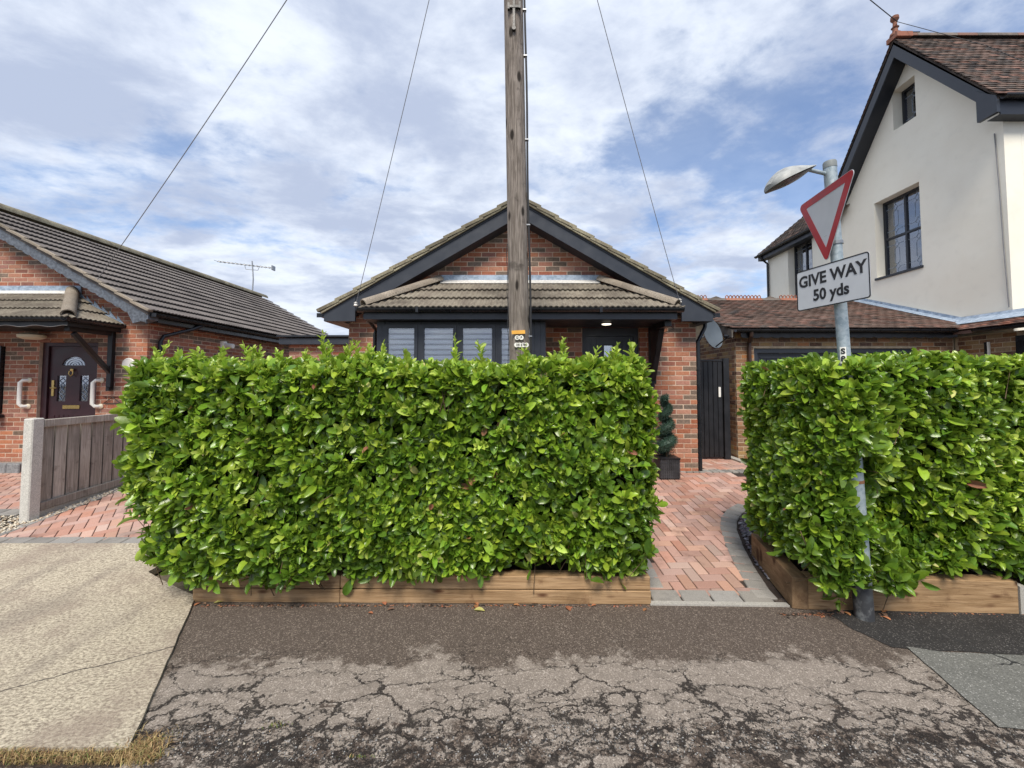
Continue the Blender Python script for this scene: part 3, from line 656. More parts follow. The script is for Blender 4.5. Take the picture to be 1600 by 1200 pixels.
# stones: vectorised scatter of small lumps
def lumps(name, pts, smin, smax, mats, flat=.6, label=None, up=0.0, seed=3, parent=None, wts=None):
    rr = np.random.default_rng(seed); n = len(pts); base = np.array([(1, 0, 0), (.3, .95, 0), (-.8, .6, 0), (-.8, -.6, 0), (.3, -.95, 0), (.2, .1, .9), (0, 0, -.6)], float)
    F = np.array([(0, 1, 5), (1, 2, 5), (2, 3, 5), (3, 4, 5), (4, 0, 5), (1, 0, 6), (2, 1, 6), (3, 2, 6), (4, 3, 6), (0, 4, 6)])
    a = rr.uniform(0, 6.28, n); s = rr.uniform(smin, smax, n); asp = rr.uniform(.55, 1, n); ca, sa = np.cos(a), np.sin(a)
    j = base[None] * (1 + rr.uniform(-.25, .25, (n, 7, 1))); x = j[:, :, 0] * s[:, None]; y = j[:, :, 1] * (s * asp)[:, None]; z = j[:, :, 2] * (s * flat)[:, None]
    tx = rr.uniform(-.4, .4, n)[:, None]; z = z + x * tx
    P = np.array(pts); V = np.stack([P[:, 0:1] + x * ca[:, None] - y * sa[:, None], P[:, 1:2] + x * sa[:, None] + y * ca[:, None], P[:, 2:3] + z + up], -1).reshape(-1, 3)
    FF = (F[None] + (np.arange(n) * 7)[:, None, None]).reshape(-1, 3); return raw(name, V, FF, np.repeat(rr.choice(len(mats), n, p=wts), 10), mats, parent, kind='stuff', label=label)
def raw(name, V, F, MI, mats, parent=None, smooth=False, **tg):
    off = WL[parent.name] if parent is not None else Vector((0, 0, 0)); V = np.asarray(V, dtype=np.float32) - np.array(off, dtype=np.float32)
    me = bpy.data.meshes.new(name); me.vertices.add(len(V)); me.vertices.foreach_set('co', V.ravel()); nf = len(F); me.loops.add(nf * 3); me.loops.foreach_set('vertex_index', np.asarray(F, dtype=np.int32).ravel())
    me.polygons.add(nf); me.polygons.foreach_set('loop_start', np.arange(0, nf * 3, 3, dtype=np.int32)); me.polygons.foreach_set('loop_total', np.full(nf, 3, dtype=np.int32))
    for m_ in mats: me.materials.append(m_)
    me.polygons.foreach_set('material_index', np.asarray(MI, dtype=np.int32)); me.update(calc_edges=True); me.validate()
    if smooth: me.shade_smooth()
    return link(name, me, off if parent is not None else Vector((0, 0, 0)), parent, **tg)
pts = []
while len(pts) < 3800:
    x = random.uniform(-1.75, 3.4); y = 1.93 + abs(random.gauss(0, .12)) + (.1 * math.sin(x * 2.3) + .06 * math.sin(x * 5.1 + 1)) * random.random()
    if y > 1.93 and x > -1.72: pts.append((x, y, .001))
lumps('loose_grit', pts, .0022, .0062, [PEB[2], PATCHB, PEB[0], ROADM], wts=[.22, .38, .02, .38])
pts = [(random.uniform(-5.45, -5.37) + .06 * math.sin(i), random.uniform(4.35, 8.2), 0) for i in range(1500)]; pts = [(x, y, ground(-5, y) + random.uniform(-.005, .012)) for x, y, _ in pts]
pts += [(x, y, ground(-5, y) + random.uniform(-.03, .0)) for x, y in ((random.uniform(-7.0, -5.45), random.uniform(4.35, 4.88)) for i in range(1900))]
lumps('pebbles', pts, .010, .022, PEB, wts=[.6, .25, .15], seed=5)
outp = [(p[0] + .05, p[1]) for p in outer[1:]]
slate_poly = outp + [(3.4, 4.75), (3.4, 4.2), (2.3, 4.05), (2.12, 3.55)]
pts = []
while len(pts) < 2600:
    x, y = random.uniform(1.85, 3.2), random.uniform(3.3, 5.1)
    if inside((x, y), slate_poly): pts.append((x, y, ground(x, y) + random.uniform(-.01, .012)))
lumps('slate_chippings', pts, .012, .030, CHIP, .35, seed=6, wts=[.5, .3, .2])
b = MB(); b.add([(p[0], p[1], ground(*p) - .015) for p in slate_poly], [tuple(range(len(slate_poly)))]); b.build('chipping_bed', SOIL, None, kind='structure')

# ------------------------------------------------------------------ timber planters
def sleeper(parent, p, q, z0, z1, depth=.11, m=SLEEP):
    p, q = Vector((*p, 0)), Vector((*q, 0)); d = (q - p).normalized(); n2 = Vector((-d.y, d.x, 0)); b = MB()
    b.obox((p + q) / 2 + n2 * depth / 2 + Vector((0, 0, (z0 + z1) / 2)), d, n2, Vector((0, 0, 1)), (q - p).length - .003, depth, z1 - z0)
    return b.build('sleeper', m, parent, bevel=.005)
L0, L1 = Vector((-2.50, 3.275)), Vector((1.02, 3.235)); dlr = (L1 - L0).normalized()
pl = thing('timber_planter', 'long low planter of two stacked pine sleepers under the wide laurel hedge', 'planter', (-.75, 3.3, 0))
jn = L0 + dlr * 1.14
jn2 = L0 + dlr * 1.55
sleeper(pl, L0, jn, 0, .101); sleeper(pl, jn, L1, 0, .101); sleeper(pl, L0 + Vector((.01, .006)), jn, .107, .206); sleeper(pl, jn + Vector((0, .004)), L1 + Vector((-.004, .004)), .107, .207)
sleeper(pl, L1 + Vector((0, .114)), L1 + Vector((0, .9)), .0, .205, .1, SLEEPY)
sleeper(pl, L0 + Vector((.1, .114)), L0 + Vector((.1, .9)), .0, .205, .1, SLEEPY)
b = MB(); b.box((-2.38, 3.385, -.03), (.90, 4.2, .165)); b.build('soil', SOIL, pl)
pr = thing('timber_planter', 'short pine sleeper planter behind the steel lamp post with a splayed side board', 'planter', (2.9, 3.2, 0))
R0, R1 = Vector((2.046, 3.165)), Vector((3.66, 3.105))
sleeper(pr, R0 + Vector((.115, .002)), R1, 0, .235, .11)
sd_ = (Vector((2.20, 4.02)) - R0).normalized()
b = MB(); p0 = Vector((R0.x, R0.y, .118)); p1 = Vector((2.20, 3.98, .155)); b.beam(p0 + Vector((.06, .0, 0)), p1 + Vector((.06, 0, 0)), .11, .235); b.build('sleeper', SLEEPY, pr, bevel=.005)
b = MB(); b.box((2.3, 3.29, -.03), (4.4, 4.2, .17)); b.build('soil', SOIL, pr)
b = MB(); b.box((3.665, 3.10, -.02), (3.72, 3.9, .20)); b.build('edging_slab', CONC, pr)

# ------------------------------------------------------------------ laurel hedges
def leaf_tpl(curl, fold, obo=.58):
    st_ = [(0, 0), (.15, .42), (.38, .88), (.62, 1.0), (.88, .64), (1, 0)]; V = []; F = []; rows = []
    for t_, wv in st_:
        z = curl * (t_ - t_ * t_ * 1.15); 
        if wv == 0: rows.append([len(V)]); V.append((0, t_, z))
        else: rows.append([len(V), len(V) + 1, len(V) + 2]); V += [(-wv * .5, t_, z + fold * wv), (0, t_, z), (wv * .5, t_, z + fold * wv)]
    for a, c in zip(rows[:-1], rows[1:]):
        if len(a) == 1: F += [(a[0], c[1], c[0]), (a[0], c[2], c[1])]
        elif len(c) == 1: F += [(a[0], a[1], c[0]), (a[1], a[2], c[0])]
        else:
            for k in (0, 1): F += [(a[k], a[k + 1], c[k + 1]), (a[k], c[k + 1], c[k])]
    return np.array(V, float), np.array(F)
LT = [leaf_tpl(.18, .14), leaf_tpl(.36, .10), leaf_tpl(.05, .24), leaf_tpl(-.14, .08), leaf_tpl(.55, .18), leaf_tpl(.10, .04)]
def norm(a): return a / np.maximum(np.linalg.norm(a, axis=-1, keepdims=True), 1e-9)
def leaves_from_shoots(P, D, nl, size, rr, kind=None, spread=(30, 85)):
    """P, D: shoot tips and axes; returns leaf origin, rotation (columns width, length, normal), size"""
    n = len(P); ref = np.tile(np.array([[0.13, .2, 1.0]]), (n, 1)); a = norm(np.cross(D, ref)); b_ = np.cross(D, a); O = []; Mx = []; Sz = []; Sh = []
    ph0 = rr.uniform(0, 6.28, n)
    for k in range(nl):
        ph = ph0 + k * 2.4 + rr.normal(0, .25, n); q = k / max(1, nl - 1)
        el = np.radians(spread[0] + (spread[1] - spread[0]) * q + rr.normal(0, 9, n))
        rad = a * np.cos(ph)[:, None] + b_ * np.sin(ph)[:, None]; ld = norm(D * np.cos(el)[:, None] + rad * np.sin(el)[:, None])
        ld[:, 2] += rr.uniform(.05, .55, n) * (1 if spread[1] > 60 else 0); ld = norm(ld)
        wd = norm(np.cross(ld, D + .15 * rr.normal(0, 1, (n, 3)))); nn = np.cross(wd, ld)
        flip = np.sum(nn * (D + np.array([0, 0, .35])), 1) < 0; nn[flip] *= -1; wd[flip] *= -1
        s = size * (.62 + .5 * q) * rr.uniform(.75, 1.2, n)
        O.append(P - D * (q * .045)[..., None] if np.ndim(q) else P - D * (q * .045)); Mx.append(np.stack([wd, ld, nn], -1)); Sz.append(s); Sh.append(np.arange(n))
    return np.concatenate(O), np.concatenate(Mx), np.concatenate(Sz), np.concatenate(Sh)
def hedge(name, label, base, surf_fn, shoots_fn, core, seed, extra=None, keep=None):
    rr = np.random.default_rng(seed); t = thing(name, label, 'hedge', base)
    P, D = surf_fn(rr)
    O, Mx, Sz, Sh = leaves_from_shoots(P, D, 8, .102, rr)
    tone = rr.normal(0, 1, len(P)); mi = np.zeros(len(O), int)
    # brighter and darker patches of growth; sky light on top painted as paler leaves
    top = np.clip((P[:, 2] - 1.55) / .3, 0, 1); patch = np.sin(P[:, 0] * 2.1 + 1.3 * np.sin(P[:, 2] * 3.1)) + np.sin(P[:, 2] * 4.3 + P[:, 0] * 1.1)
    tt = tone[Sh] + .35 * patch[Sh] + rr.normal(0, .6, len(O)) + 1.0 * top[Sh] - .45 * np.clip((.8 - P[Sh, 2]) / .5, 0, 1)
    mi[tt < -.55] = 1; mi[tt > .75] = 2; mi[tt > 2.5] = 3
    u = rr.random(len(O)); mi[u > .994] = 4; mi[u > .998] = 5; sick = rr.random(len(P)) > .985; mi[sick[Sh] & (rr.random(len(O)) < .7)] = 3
    # second, deeper and darker layer
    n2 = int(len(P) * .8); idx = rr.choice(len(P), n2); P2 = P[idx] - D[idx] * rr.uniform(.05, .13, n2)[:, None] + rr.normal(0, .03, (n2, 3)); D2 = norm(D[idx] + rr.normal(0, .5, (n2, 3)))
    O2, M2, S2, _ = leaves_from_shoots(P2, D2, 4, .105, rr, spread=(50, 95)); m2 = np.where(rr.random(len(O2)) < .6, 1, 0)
    sets = [(O, Mx, Sz, mi), (O2, M2, S2, m2)]
    if shoots_fn is not None:
        P3, D3, L3 = shoots_fn(rr)                      # fresh upright shoots: leaves all along the stem
        for f_ in np.linspace(.2, 1, 6):
            Pq = P3 + D3 * (L3 * f_)[:, None]; Oq, Mq, Sq, _ = leaves_from_shoots(Pq, D3, 3, .082 * (1.1 - .35 * f_), rr, spread=(18, 50)); sets.append((Oq, Mq, Sq, np.where(rr.random(len(Oq)) < .82, 3, 2)))
    O = np.concatenate([s[0] for s in sets]); Mx = np.concatenate([s[1] for s in sets]); Sz = np.concatenate([s[2] for s in sets]); mi = np.concatenate([s[3] for s in sets])
    if keep is not None:
        ok = keep(O + Mx[:, :, 1] * (Sz * .5)[:, None]) & keep(O + Mx[:, :, 1] * Sz[:, None]); n_first = int(ok[:len(sets[0][0])].sum()); O, Mx, Sz, mi = O[ok], Mx[ok], Sz[ok], mi[ok]
    else: n_first = len(sets[0][0])
    asp = rr.uniform(.37, .50, len(O)); Sz = Sz * rr.choice([.8, 1.0, 1.12], len(O)); sc = np.stack([Sz * asp, Sz, Sz * .9], -1); Mx = Mx * sc[:, None, :]
    tp = rr.integers(0, len(LT), len(O)); d = np.linalg.norm(O - np.array([0, 0, EYE]), axis=1)
    facing = -(Mx[:, 1, 2]) / np.maximum(Sz, 1e-6); score = Sz * (facing > .35) / d; score[n_first:] = 0
    order = np.argsort(-score); single = order[:300]; rest = order[300:]
    for i in single:
        ck = ('leaf', int(tp[i]), int(mi[i])); me = Bits.cache.get(ck)
        if me is None:
            me = bpy.data.meshes.new('leaf'); me.from_pydata(LT[tp[i]][0].tolist(), [], LT[tp[i]][1].tolist()); me.materials.append(LEAF[mi[i]]); me.shade_smooth(); Bits.cache[ck] = me
        o = bpy.data.objects.new('leaf', me); COL.objects.link(o); o.parent = t; M = Matrix.Identity(4)
        for r_ in range(3):
            for c_ in range(3): M[r_][c_] = Mx[i, r_, c_]
            M[r_][3] = O[i, r_] - base[r_]
        o.matrix_local = M
    VV = []; FF = []; MM = []; n = 0
    for k in range(len(LT)):
        s = rest[tp[rest] == k]; tv, tf = LT[k]; v = np.einsum('nij,vj->nvi', Mx[s], tv) + O[s][:, None, :]
        VV.append(v.reshape(-1, 3)); FF.append((tf[None] + (n + np.arange(len(s)) * len(tv))[:, None, None]).reshape(-1, 3)); MM.append(np.repeat(mi[s], len(tf))); n += len(s) * len(tv)
    raw('foliage', np.concatenate(VV), np.concatenate(FF), np.concatenate(MM), LEAF, t, smooth=True, kind='stuff')
    # twigs
    k = rr.choice(len(P), len(P) // 2, replace=False); A_ = P[k]; B_ = A_ - D[k] * .22 + rr.normal(0, .03, (len(k), 3)); B_[:, 2] -= .06
    dd = norm(B_ - A_); s1 = norm(np.cross(dd, np.array([.3, .2, 1.]))); s2 = np.cross(dd, s1); VV = []
    for e, r_ in ((A_, .0018), (B_, .004)):
        for an in (0, 2.09, 4.19): VV.append(e + (s1 * math.cos(an) + s2 * math.sin(an)) * r_)
    V = np.stack(VV, 1).reshape(-1, 3); f0 = np.array([(0, 1, 4), (0, 4, 3), (1, 2, 5), (1, 5, 4), (2, 0, 3), (2, 3, 5)])
    raw('twigs', V, (f0[None] + (np.arange(len(k)) * 6)[:, None, None]).reshape(-1, 3), np.zeros(len(k) * 6, int), [STEM], t, kind='stuff')
    # lumpy filler core, coloured near black so leaf gaps read as deep shade
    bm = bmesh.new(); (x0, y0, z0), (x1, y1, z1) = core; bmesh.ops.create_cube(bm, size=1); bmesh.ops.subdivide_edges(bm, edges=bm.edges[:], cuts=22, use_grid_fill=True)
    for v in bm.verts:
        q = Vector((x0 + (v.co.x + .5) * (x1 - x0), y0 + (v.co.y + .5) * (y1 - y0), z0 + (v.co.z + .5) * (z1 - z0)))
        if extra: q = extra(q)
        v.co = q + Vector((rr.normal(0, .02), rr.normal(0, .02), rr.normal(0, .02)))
    me = bpy.data.meshes.new('inner_core'); bm.to_mesh(me); bm.free(); me.materials.append(CORE_SHADE)
    me.transform(Matrix.Translation(-Vector(base))); link('inner_core', me, Vector(base), t, kind='stuff')
    b = MB()
    for i in range(int((x1 - x0) / .28)):
        x = x0 + .15 + i * .28; y = (y0 + y1) / 2 + float(rr.normal(0, .04)); b.tube([(x, y, .14), (x + float(rr.normal(0, .04)), y - .03, .35), (x + float(rr.normal(0, .06)), y - .02, .7)], [.02, .016, .012], 6)
    b.build('stems', STEM, t, kind='stuff'); return t

HX0, HX1, HYF, HYB, HT = -2.95, .975, 3.14, 4.02, 1.80
def bulge(x, z): return .035 * math.sin(x * 1.7 + 2 * math.sin(z * 1.3)) + .028 * math.sin(x * 4.1 + z * 3.3) + .018 * math.sin(z * 7 + x * 6.1)
def left_surf(rr):
    P = []; D = []
    for i in range(1980):                                   # front
        x = rr.uniform(HX0, HX1); z = rr.uniform(.20, HT); low = max(0, (.55 - z) / .35)
        lx = (x - HX0) / (HX1 - HX0)
        cut = .20 + .07 * math.sin(x * 3.3 + 1) + .05 * math.sin(x * 8.1) + (.08 if x > -1.2 else -.03) 
        if z < cut: continue
        tz = 1 - z / HT
        if x < HX0 + .42 * max(0, tz - .45) / .55 * 1.2: continue
        y = HYF + bulge(x, z) + .10 * low * (1 if x > -1.3 else .2) + (.10 * max(0, (z - 1.70) / .16) ** 2)
        for cx_, cz_, rr_, dp in ((.30, .72, .07, .10), (-.75, .62, .07, .08), (-.05, .55, .07, .10), (.52, .62, .05, .10), (-2.35, 1.45, .05, .08), (-1.9, .95, .05, .07), (-.9, 1.35, .05, .08), (-2.0, 1.62, .05, .06)):
            g_ = math.exp(-((x - cx_) ** 2 / (1.6 * rr_ ** 2) + (z - cz_) ** 2 / rr_ ** 2)); y += dp * g_
            if rr.random() < g_ * .75: y += .1
        e = max(0, (HX0 + .16 - x) / .16, (x - HX1 + .16) / .16); y += .10 * e * e
        P.append((x, y + rr.normal(0, .022), z)); d_ = np.array([(1 if x > 0 else -1) * e * 1.0, -1.0, .38 + .9 * max(0, (z - 1.6) / .26) - .25 * low]) + rr.normal(0, .36, 3); D.append(d_)
    for i in range(1050):                                    # top
        x = rr.uniform(HX0, HX1); y = rr.uniform(HYF + .02, HYB); P.append((x, y, HT + .025 * math.sin(x * 3.7) + .02 * math.sin(x * 9) + rr.normal(0, .02) - .05 * max(0, (HYF + .12 - y) / .1) ** 2)); D.append(np.array([0, -.25, 1]) + rr.normal(0, .3, 3))
    for xs, sg in ((HX0, -1), (HX1, 1)):                     # ends
        for i in range(430):
            y = rr.uniform(HYF + .05, HYB); z = rr.uniform(.25, HT - .02); tz = 1 - z / HT; x = xs + (.25 * max(0, tz - .5) / .5 if sg < 0 else 0) + sg * (.02 * math.sin(z * 9 + y * 4)) - sg * .07 * max(0, (z - 1.6) / .25) ** 2
            if sg > 0: x += .05 * math.sin(z * 2.1 - .6)
            P.append((x + rr.normal(0, .02), y, z)); D.append(np.array([sg, -.25, .35]) + rr.normal(0, .3, 3))
    for i in range(420): P.append((rr.uniform(HX0 + .1, HX1), HYB + rr.normal(0, .03), rr.uniform(.3, HT))); D.append(np.array([0, 1, .35]) + rr.normal(0, .3, 3))
    return np.array(P), norm(np.array(D))
def left_shoots(rr):
    xs = [245, 345, 390, 402, 434, 475, 508, 512, 541, 553, 582, 596, 712, 756, 875, 883, 925, 958, 990, 310, 285, 640, 820]; L = [.12, .05, .09, .07, .05, .06, .18, .10, .11, .12, .10, .09, .17, .12, .13, .11, .06, .08, .09, .05, .05, .04, .06]
    P = []; D = []; LL = []
    for x, l in zip(xs, L):
        yy = rr.uniform(3.2, 3.4)
        for q_ in range(2): P.append(((x - CX) * yy / FPX + rr.normal(0, .012), yy + rr.normal(0, .01), HT + .02)); D.append((rr.normal(0, .14), rr.normal(0, .1), 1)); LL.append((l + .075) * (1 if q_ == 0 else rr.uniform(.5, .85)))
    for i in range(22): P.append((rr.uniform(HX0, HX1), rr.uniform(3.15, 3.9), HT - .01)); D.append((rr.normal(0, .2), rr.normal(0, .2), 1)); LL.append(rr.uniform(.04, .085))
    for i in range(30): P.append((rr.uniform(HX0, HX1), HYF - .0, rr.uniform(.5, 1.8))); D.append((rr.normal(0, .3), -1, .6 + rr.normal(0, .2))); LL.append(rr.uniform(.02, .06))
    return np.array(P), norm(np.array(D)), np.array(LL)
def left_core(q):
    return q
hedge('laurel_hedge', 'wide clipped laurel hedge in front of the bungalow, left of the paved path', (-1, 3.5, .17), left_surf, left_shoots, ((HX0 + .24, HYF + .2, .34), (HX1 - .18, HYB - .1, HT - .15)), 5)

# the lamp post leans a little; its axis is needed by the hedge grown round it
POST0, POST1 = Vector((2.49, 3.06, 0)), Vector((2.335, 3.04, 3.33))
def post_at(z): return POST0 + (POST1 - POST0) * (z / 3.33)
GX0, GX1, GYF, GYB = 2.16, 4.6, 3.12, 3.86
def right_front(x, z):
    y = GYF + bulge(x + 3, z) * .8 - .11 * math.exp(-((x - 2.32) / .28) ** 2) * (1 if z > .4 else .6) - .10 * math.exp(-((x - 2.42) / .24) ** 2) * min(1, max(0, (z - 1.0) / .2))
    hol = math.exp(-(((x - 2.83) / .28) ** 2 + ((z - .78) / .36) ** 2)); y += .26 * hol
    y += .06 * math.exp(-(((x - 3.5) / .3) ** 2 + ((z - .45) / .2) ** 2))
    return y, hol
def near_post(x, y, z):
    p = post_at(z); dx = x - p.x
    if y < p.y + .02 and ((.40 < z < .60 or .73 < z < 1.16) and -.035 < dx < .15 or z < .34 and -.12 < dx < .14): return True
    return (Vector((x, y, 0)) - Vector((p.x, p.y, 0))).length < .07
def right_surf(rr):
    P = []; D = []
    for i in range(1720):
        x = rr.uniform(GX0, GX1); z = rr.uniform(.2, HT + .02)
        if z < .28 + .08 * max(0, (2.5 - x) / .4) + .06 * math.sin(x * 4 + .5) + .04 * math.sin(x * 11): continue
        y, hol = right_front(x, z)
        if rr.random() < hol * .35: y += .1
        y += .10 * max(0, (z - 1.74) / .14) ** 2 + .12 * max(0, (GX0 + .2 - x) / .2) ** 2 + rr.normal(0, .022)
        if near_post(x, y, z): continue
        P.append((x, y, z)); e = max(0, (GX0 + .3 - x) / .3); D.append(np.array([-e * .9, -1, .38 + .9 * max(0, (z - 1.6) / .26)]) + rr.normal(0, .36, 3))
    for i in range(800):
        x = rr.uniform(GX0, GX1); y = rr.uniform(GYF - .02, GYB); z = HT + .02 + .02 * math.sin(x * 4.7) + rr.normal(0, .02)
        if near_post(x, y, z): continue
        P.append((x, y, z)); D.append(np.array([0, -.25, 1]) + rr.normal(0, .3, 3))
    for i in range(640):
        y = rr.uniform(GYF, GYB); z = rr.uniform(.36 + .10 * (y - GYF), HT); x = GX0 + .02 * math.sin(z * 5 + y * 4) + .10 * max(0, (.6 - z) / .4) * ((GYB - y) / .8) + rr.normal(0, .02) + .05 * max(0, (z - 1.6) / .25) ** 2
        P.append((x, y, z)); D.append(np.array([-1, -.4, .35]) + rr.normal(0, .34, 3))
    for i in range(260): P.append((rr.uniform(GX0, GX1), GYB + rr.normal(0, .03), rr.uniform(.3, HT))); D.append(np.array([0, 1, .35]) + rr.normal(0, .3, 3))
    # sprays hanging round the post and over the planter
    for (cx_, cz_, nn_, sp_) in ((2.30, .35, 26, .09), (2.42, .30, 10, .05), (2.16, .42, 18, .08), (2.60, .40, 14, .07), (2.58, 1.06, 8, .04), (2.62, .26, 6, .04), (2.42, .66, 14, .06)):
        for i in range(nn_):
            x = cx_ + rr.normal(0, sp_); z = max(.16, cz_ + rr.normal(0, sp_)); y = 2.99 + rr.normal(0, .02)
            p = post_at(z)
            if (Vector((x, y, 0)) - Vector((p.x, p.y, 0))).length < .085: y = p.y - .095
            if -.03 < x - p.x < .08 and (.74 < z < 1.0 or .42 < z < .56): continue
            P.append((x, y, z)); D.append(np.array([0, -1, .1]) + rr.normal(0, .4, 3))
    return np.array(P), norm(np.array(D))
def right_keep(Q):
    px_ = POST0.x + (POST1.x - POST0.x) * (Q[:, 2] / 3.33); py_ = POST0.y + (POST1.y - POST0.y) * (Q[:, 2] / 3.33); dx = Q[:, 0] - px_; z = Q[:, 2]
    front = Q[:, 1] < py_ + .02
    gap = ((z > .74) & (z < 1.17) & (dx > -.04 + .03 * np.sin(z * 20)) & (dx < .11)) | ((z > .41) & (z < .62) & (dx > -.06) & (dx < .11)) | ((z < .27) & (np.abs(dx + .02) < .13)) | ((z < .40) & (dx > .0) & (dx < .10))
    inside_ = np.hypot(dx, Q[:, 1] - py_) < .055
    return ~((front & gap) | inside_)
def right_shoots(rr):
    P = []; D = []; LL = []
    for i in range(26): P.append((rr.uniform(GX0, GX1), rr.uniform(3.15, 3.8), HT)); D.append((rr.normal(0, .2), rr.normal(0, .2), 1)); LL.append(rr.uniform(.03, .07))
    for i in range(20): P.append((rr.uniform(GX0, GX1), GYF - .03, rr.uniform(.6, 1.8))); D.append((rr.normal(0, .3), -1, .6)); LL.append(rr.uniform(.02, .05))
    return np.array(P), norm(np.array(D)), np.array(LL)
def right_core(q):
    if q.y < GYF + .35: y, hol = right_front(q.x, q.z); q.y += .24 * hol
    return q
hedge('laurel_hedge', 'laurel hedge grown round the steel lamp post, right of the paved path', (3.2, 3.5, .17), right_surf, right_shoots, ((GX0 + .22, GYF + .2, .34), (GX1 - .1, GYB - .12, HT - .15)), 9, right_core, right_keep)

# ------------------------------------------------------------------ the bungalow
BX0, BX1, BY, BZ = -2.64, 2.80, 6.5, .29
RX, RZ, PT = .03, 4.47, .585                        # ridge x, ridge z, roof pitch (tan)
EXL, EXR = -2.93, 2.97                               # outer ends of the eaves
bg_ = thing('bungalow', 'red brick bungalow with black barge boards behind the wide laurel hedge', 'house', (0, BY, BZ))
rz = lambda x: RZ - PT * abs(x - RX)                # underside of the tiles
win = (-1.93, 1.05, .36, 2.52); dor = (1.02, BZ, 1.92, 2.56)
gy = BY
plate([(BX0, BZ), (BX1, BZ), (BX1, rz(BX1) - .16), (RX, RZ - .16), (BX0, rz(BX0) - .16)], [rect(*dor), rect(-1.7, 1.1, .2, 2.5)], (0, BY, 0), (1, 0, 0), (0, 0, 1), (0, 1, 0), .22, 'wall', MORT, bg_)
b = MB(); b.box((BX0, BY + .222, BZ), (BX0 + .2, 14.5, 2.72)); b.build('wall', MORT, bg_)
b = MB(); b.box((BX1 - .2, BY + .222, BZ), (BX1, 14.5, 2.72)); b.build('wall', MORT, bg_)
br = Bits(bg_, 'brick', BRK)
def bung_ok(v):
    x0, x1 = BX0, BX1 + .006
    lim = (RZ - .19 - v) / PT
    if v > 2.5: x0, x1 = max(x0, RX - lim), min(x1, RX + lim)
    if x1 - x0 < .05: return []
    if v < dor[3] and v > dor[1]:
        if 1.0 < v < 2.56: return [(x0, -1.90), (.33, dor[0]), (dor[2], x1)]
        return [(x0, dor[0]), (dor[2], x1)]
    return [(x0, x1)]
brickwork(br, (0, BY, 0), (1, 0, 0), (0, -1, 0), BX0, BX1 + .01, BZ, 4.3, bung_ok, (.42, .25, .13, .20), seed=2)
brickwork(br, (BX1, 0, 0), (0, 1, 0), (1, 0, 0), BY, 9.5, BZ, 2.65, lambda v: [(BY + .048, 9.5)], (.42, .25, .13, .20), seed=3)
br.emit()
# roof
sl = math.hypot(1, PT); upL = Vector((1, 0, PT)) / sl; upR = Vector((-1, 0, PT)) / sl
rt = Bits(bg_, 'roof_tile', [TILEV, TILE]); kt = t_rolltile(.30, .36)
RL = (RX - EXL) * sl; gau = RL / 11.0
YF = BY - .30
def vm(): return 1
for (ex_, up, al) in ((EXL, upL, (0, -1, 0)), (EXR, upR, (0, 1, 0))):
    L_ = 7.8; start = Vector((ex_, YF + L_ if al[1] < 0 else YF, RZ - PT * abs(ex_ - RX)))
    nn = Vector(al).cross(up)
    tile_slope(rt, start + nn * .012, al, up, L_, RL if ex_ < 0 else (EXR - RX) * sl, .30, gau, (), kt, lambda: 0, over=.05, seed=5)
rt.emit()
b = MB()
for s_, ex_ in ((1, EXL), (-1, EXR)):
    up = upL if s_ > 0 else upR; n_v = Vector((-up.z, 0, up.x)) if s_ > 0 else Vector((up.z, 0, up.x)); e0 = Vector((ex_, YF, rz(ex_))); e1 = Vector((RX, YF, RZ))
    b.prism([e0, e1, e1 - Vector((0, 0, .06)), e0 - Vector((0, 0, .06))], (0, 7.8, 0))
b.build('roof_deck', ANTHD, bg_)
# thick verge edge: bedded tile ends seen from the street
vt = Bits(bg_, 'verge_tile', [TILEV], 60)
for (ex_, up, s_) in ((EXL, upL, 1), (EXR, upR, -1)):
    ax = Vector(up); nz = Vector((-up.z * s_, 0, up.x * s_)) if s_ > 0 else Vector((up.z, 0, -up.x)) * -1
    nz = Vector((-PT * s_ / sl, 0, 1 / sl))
    Ltot = abs(RX - ex_) * sl; g_ = Ltot / 11
    k = t_box(g_ + .05, .05, .052, .006)
    for i in range(11):
        c = Vector((ex_, YF - .016, rz(ex_))) + up * (g_ * (i + .5) - .02) + nz * (.030)
        a2 = (up - nz * .075).normalized(); n2 = Vector((0, 1, 0)).cross(a2) if False else a2.cross(Vector((0, 1, 0))); 
        if n2.z < 0: n2 = -n2
        vt.add(k, frame_m(c, a2, Vector((0, 1, 0)), n2))
    k2 = t_box(g_ + .02, .045, .03, .004)
    for i in range(11):
        c = Vector((ex_, YF - .008, rz(ex_))) + up * (g_ * (i + .5)) - nz * .012
        vt.add(k2, frame_m(c, up, Vector((0, 1, 0)), nz))
vt.emit()
def ridge_run(parent, p, q, r_, ln, m, name='ridge_tile'):
    p, q = Vector(p), Vector(q); L_ = (q - p).length; n_ = max(1, round(L_ / ln)); d = (q - p) / n_
    for i in range(n_):
        b = MB(); halfround(b, p + d * i, p + d * (i + 1.04), r_ * (1 if i % 2 else 1.015), False, thick=.016); smooth_angle(b.build(name, m, parent))
ridge_run(bg_, (RX, YF - .02, RZ + .03), (RX, YF + 7.8, RZ + .03), .13, .45, TILEV)
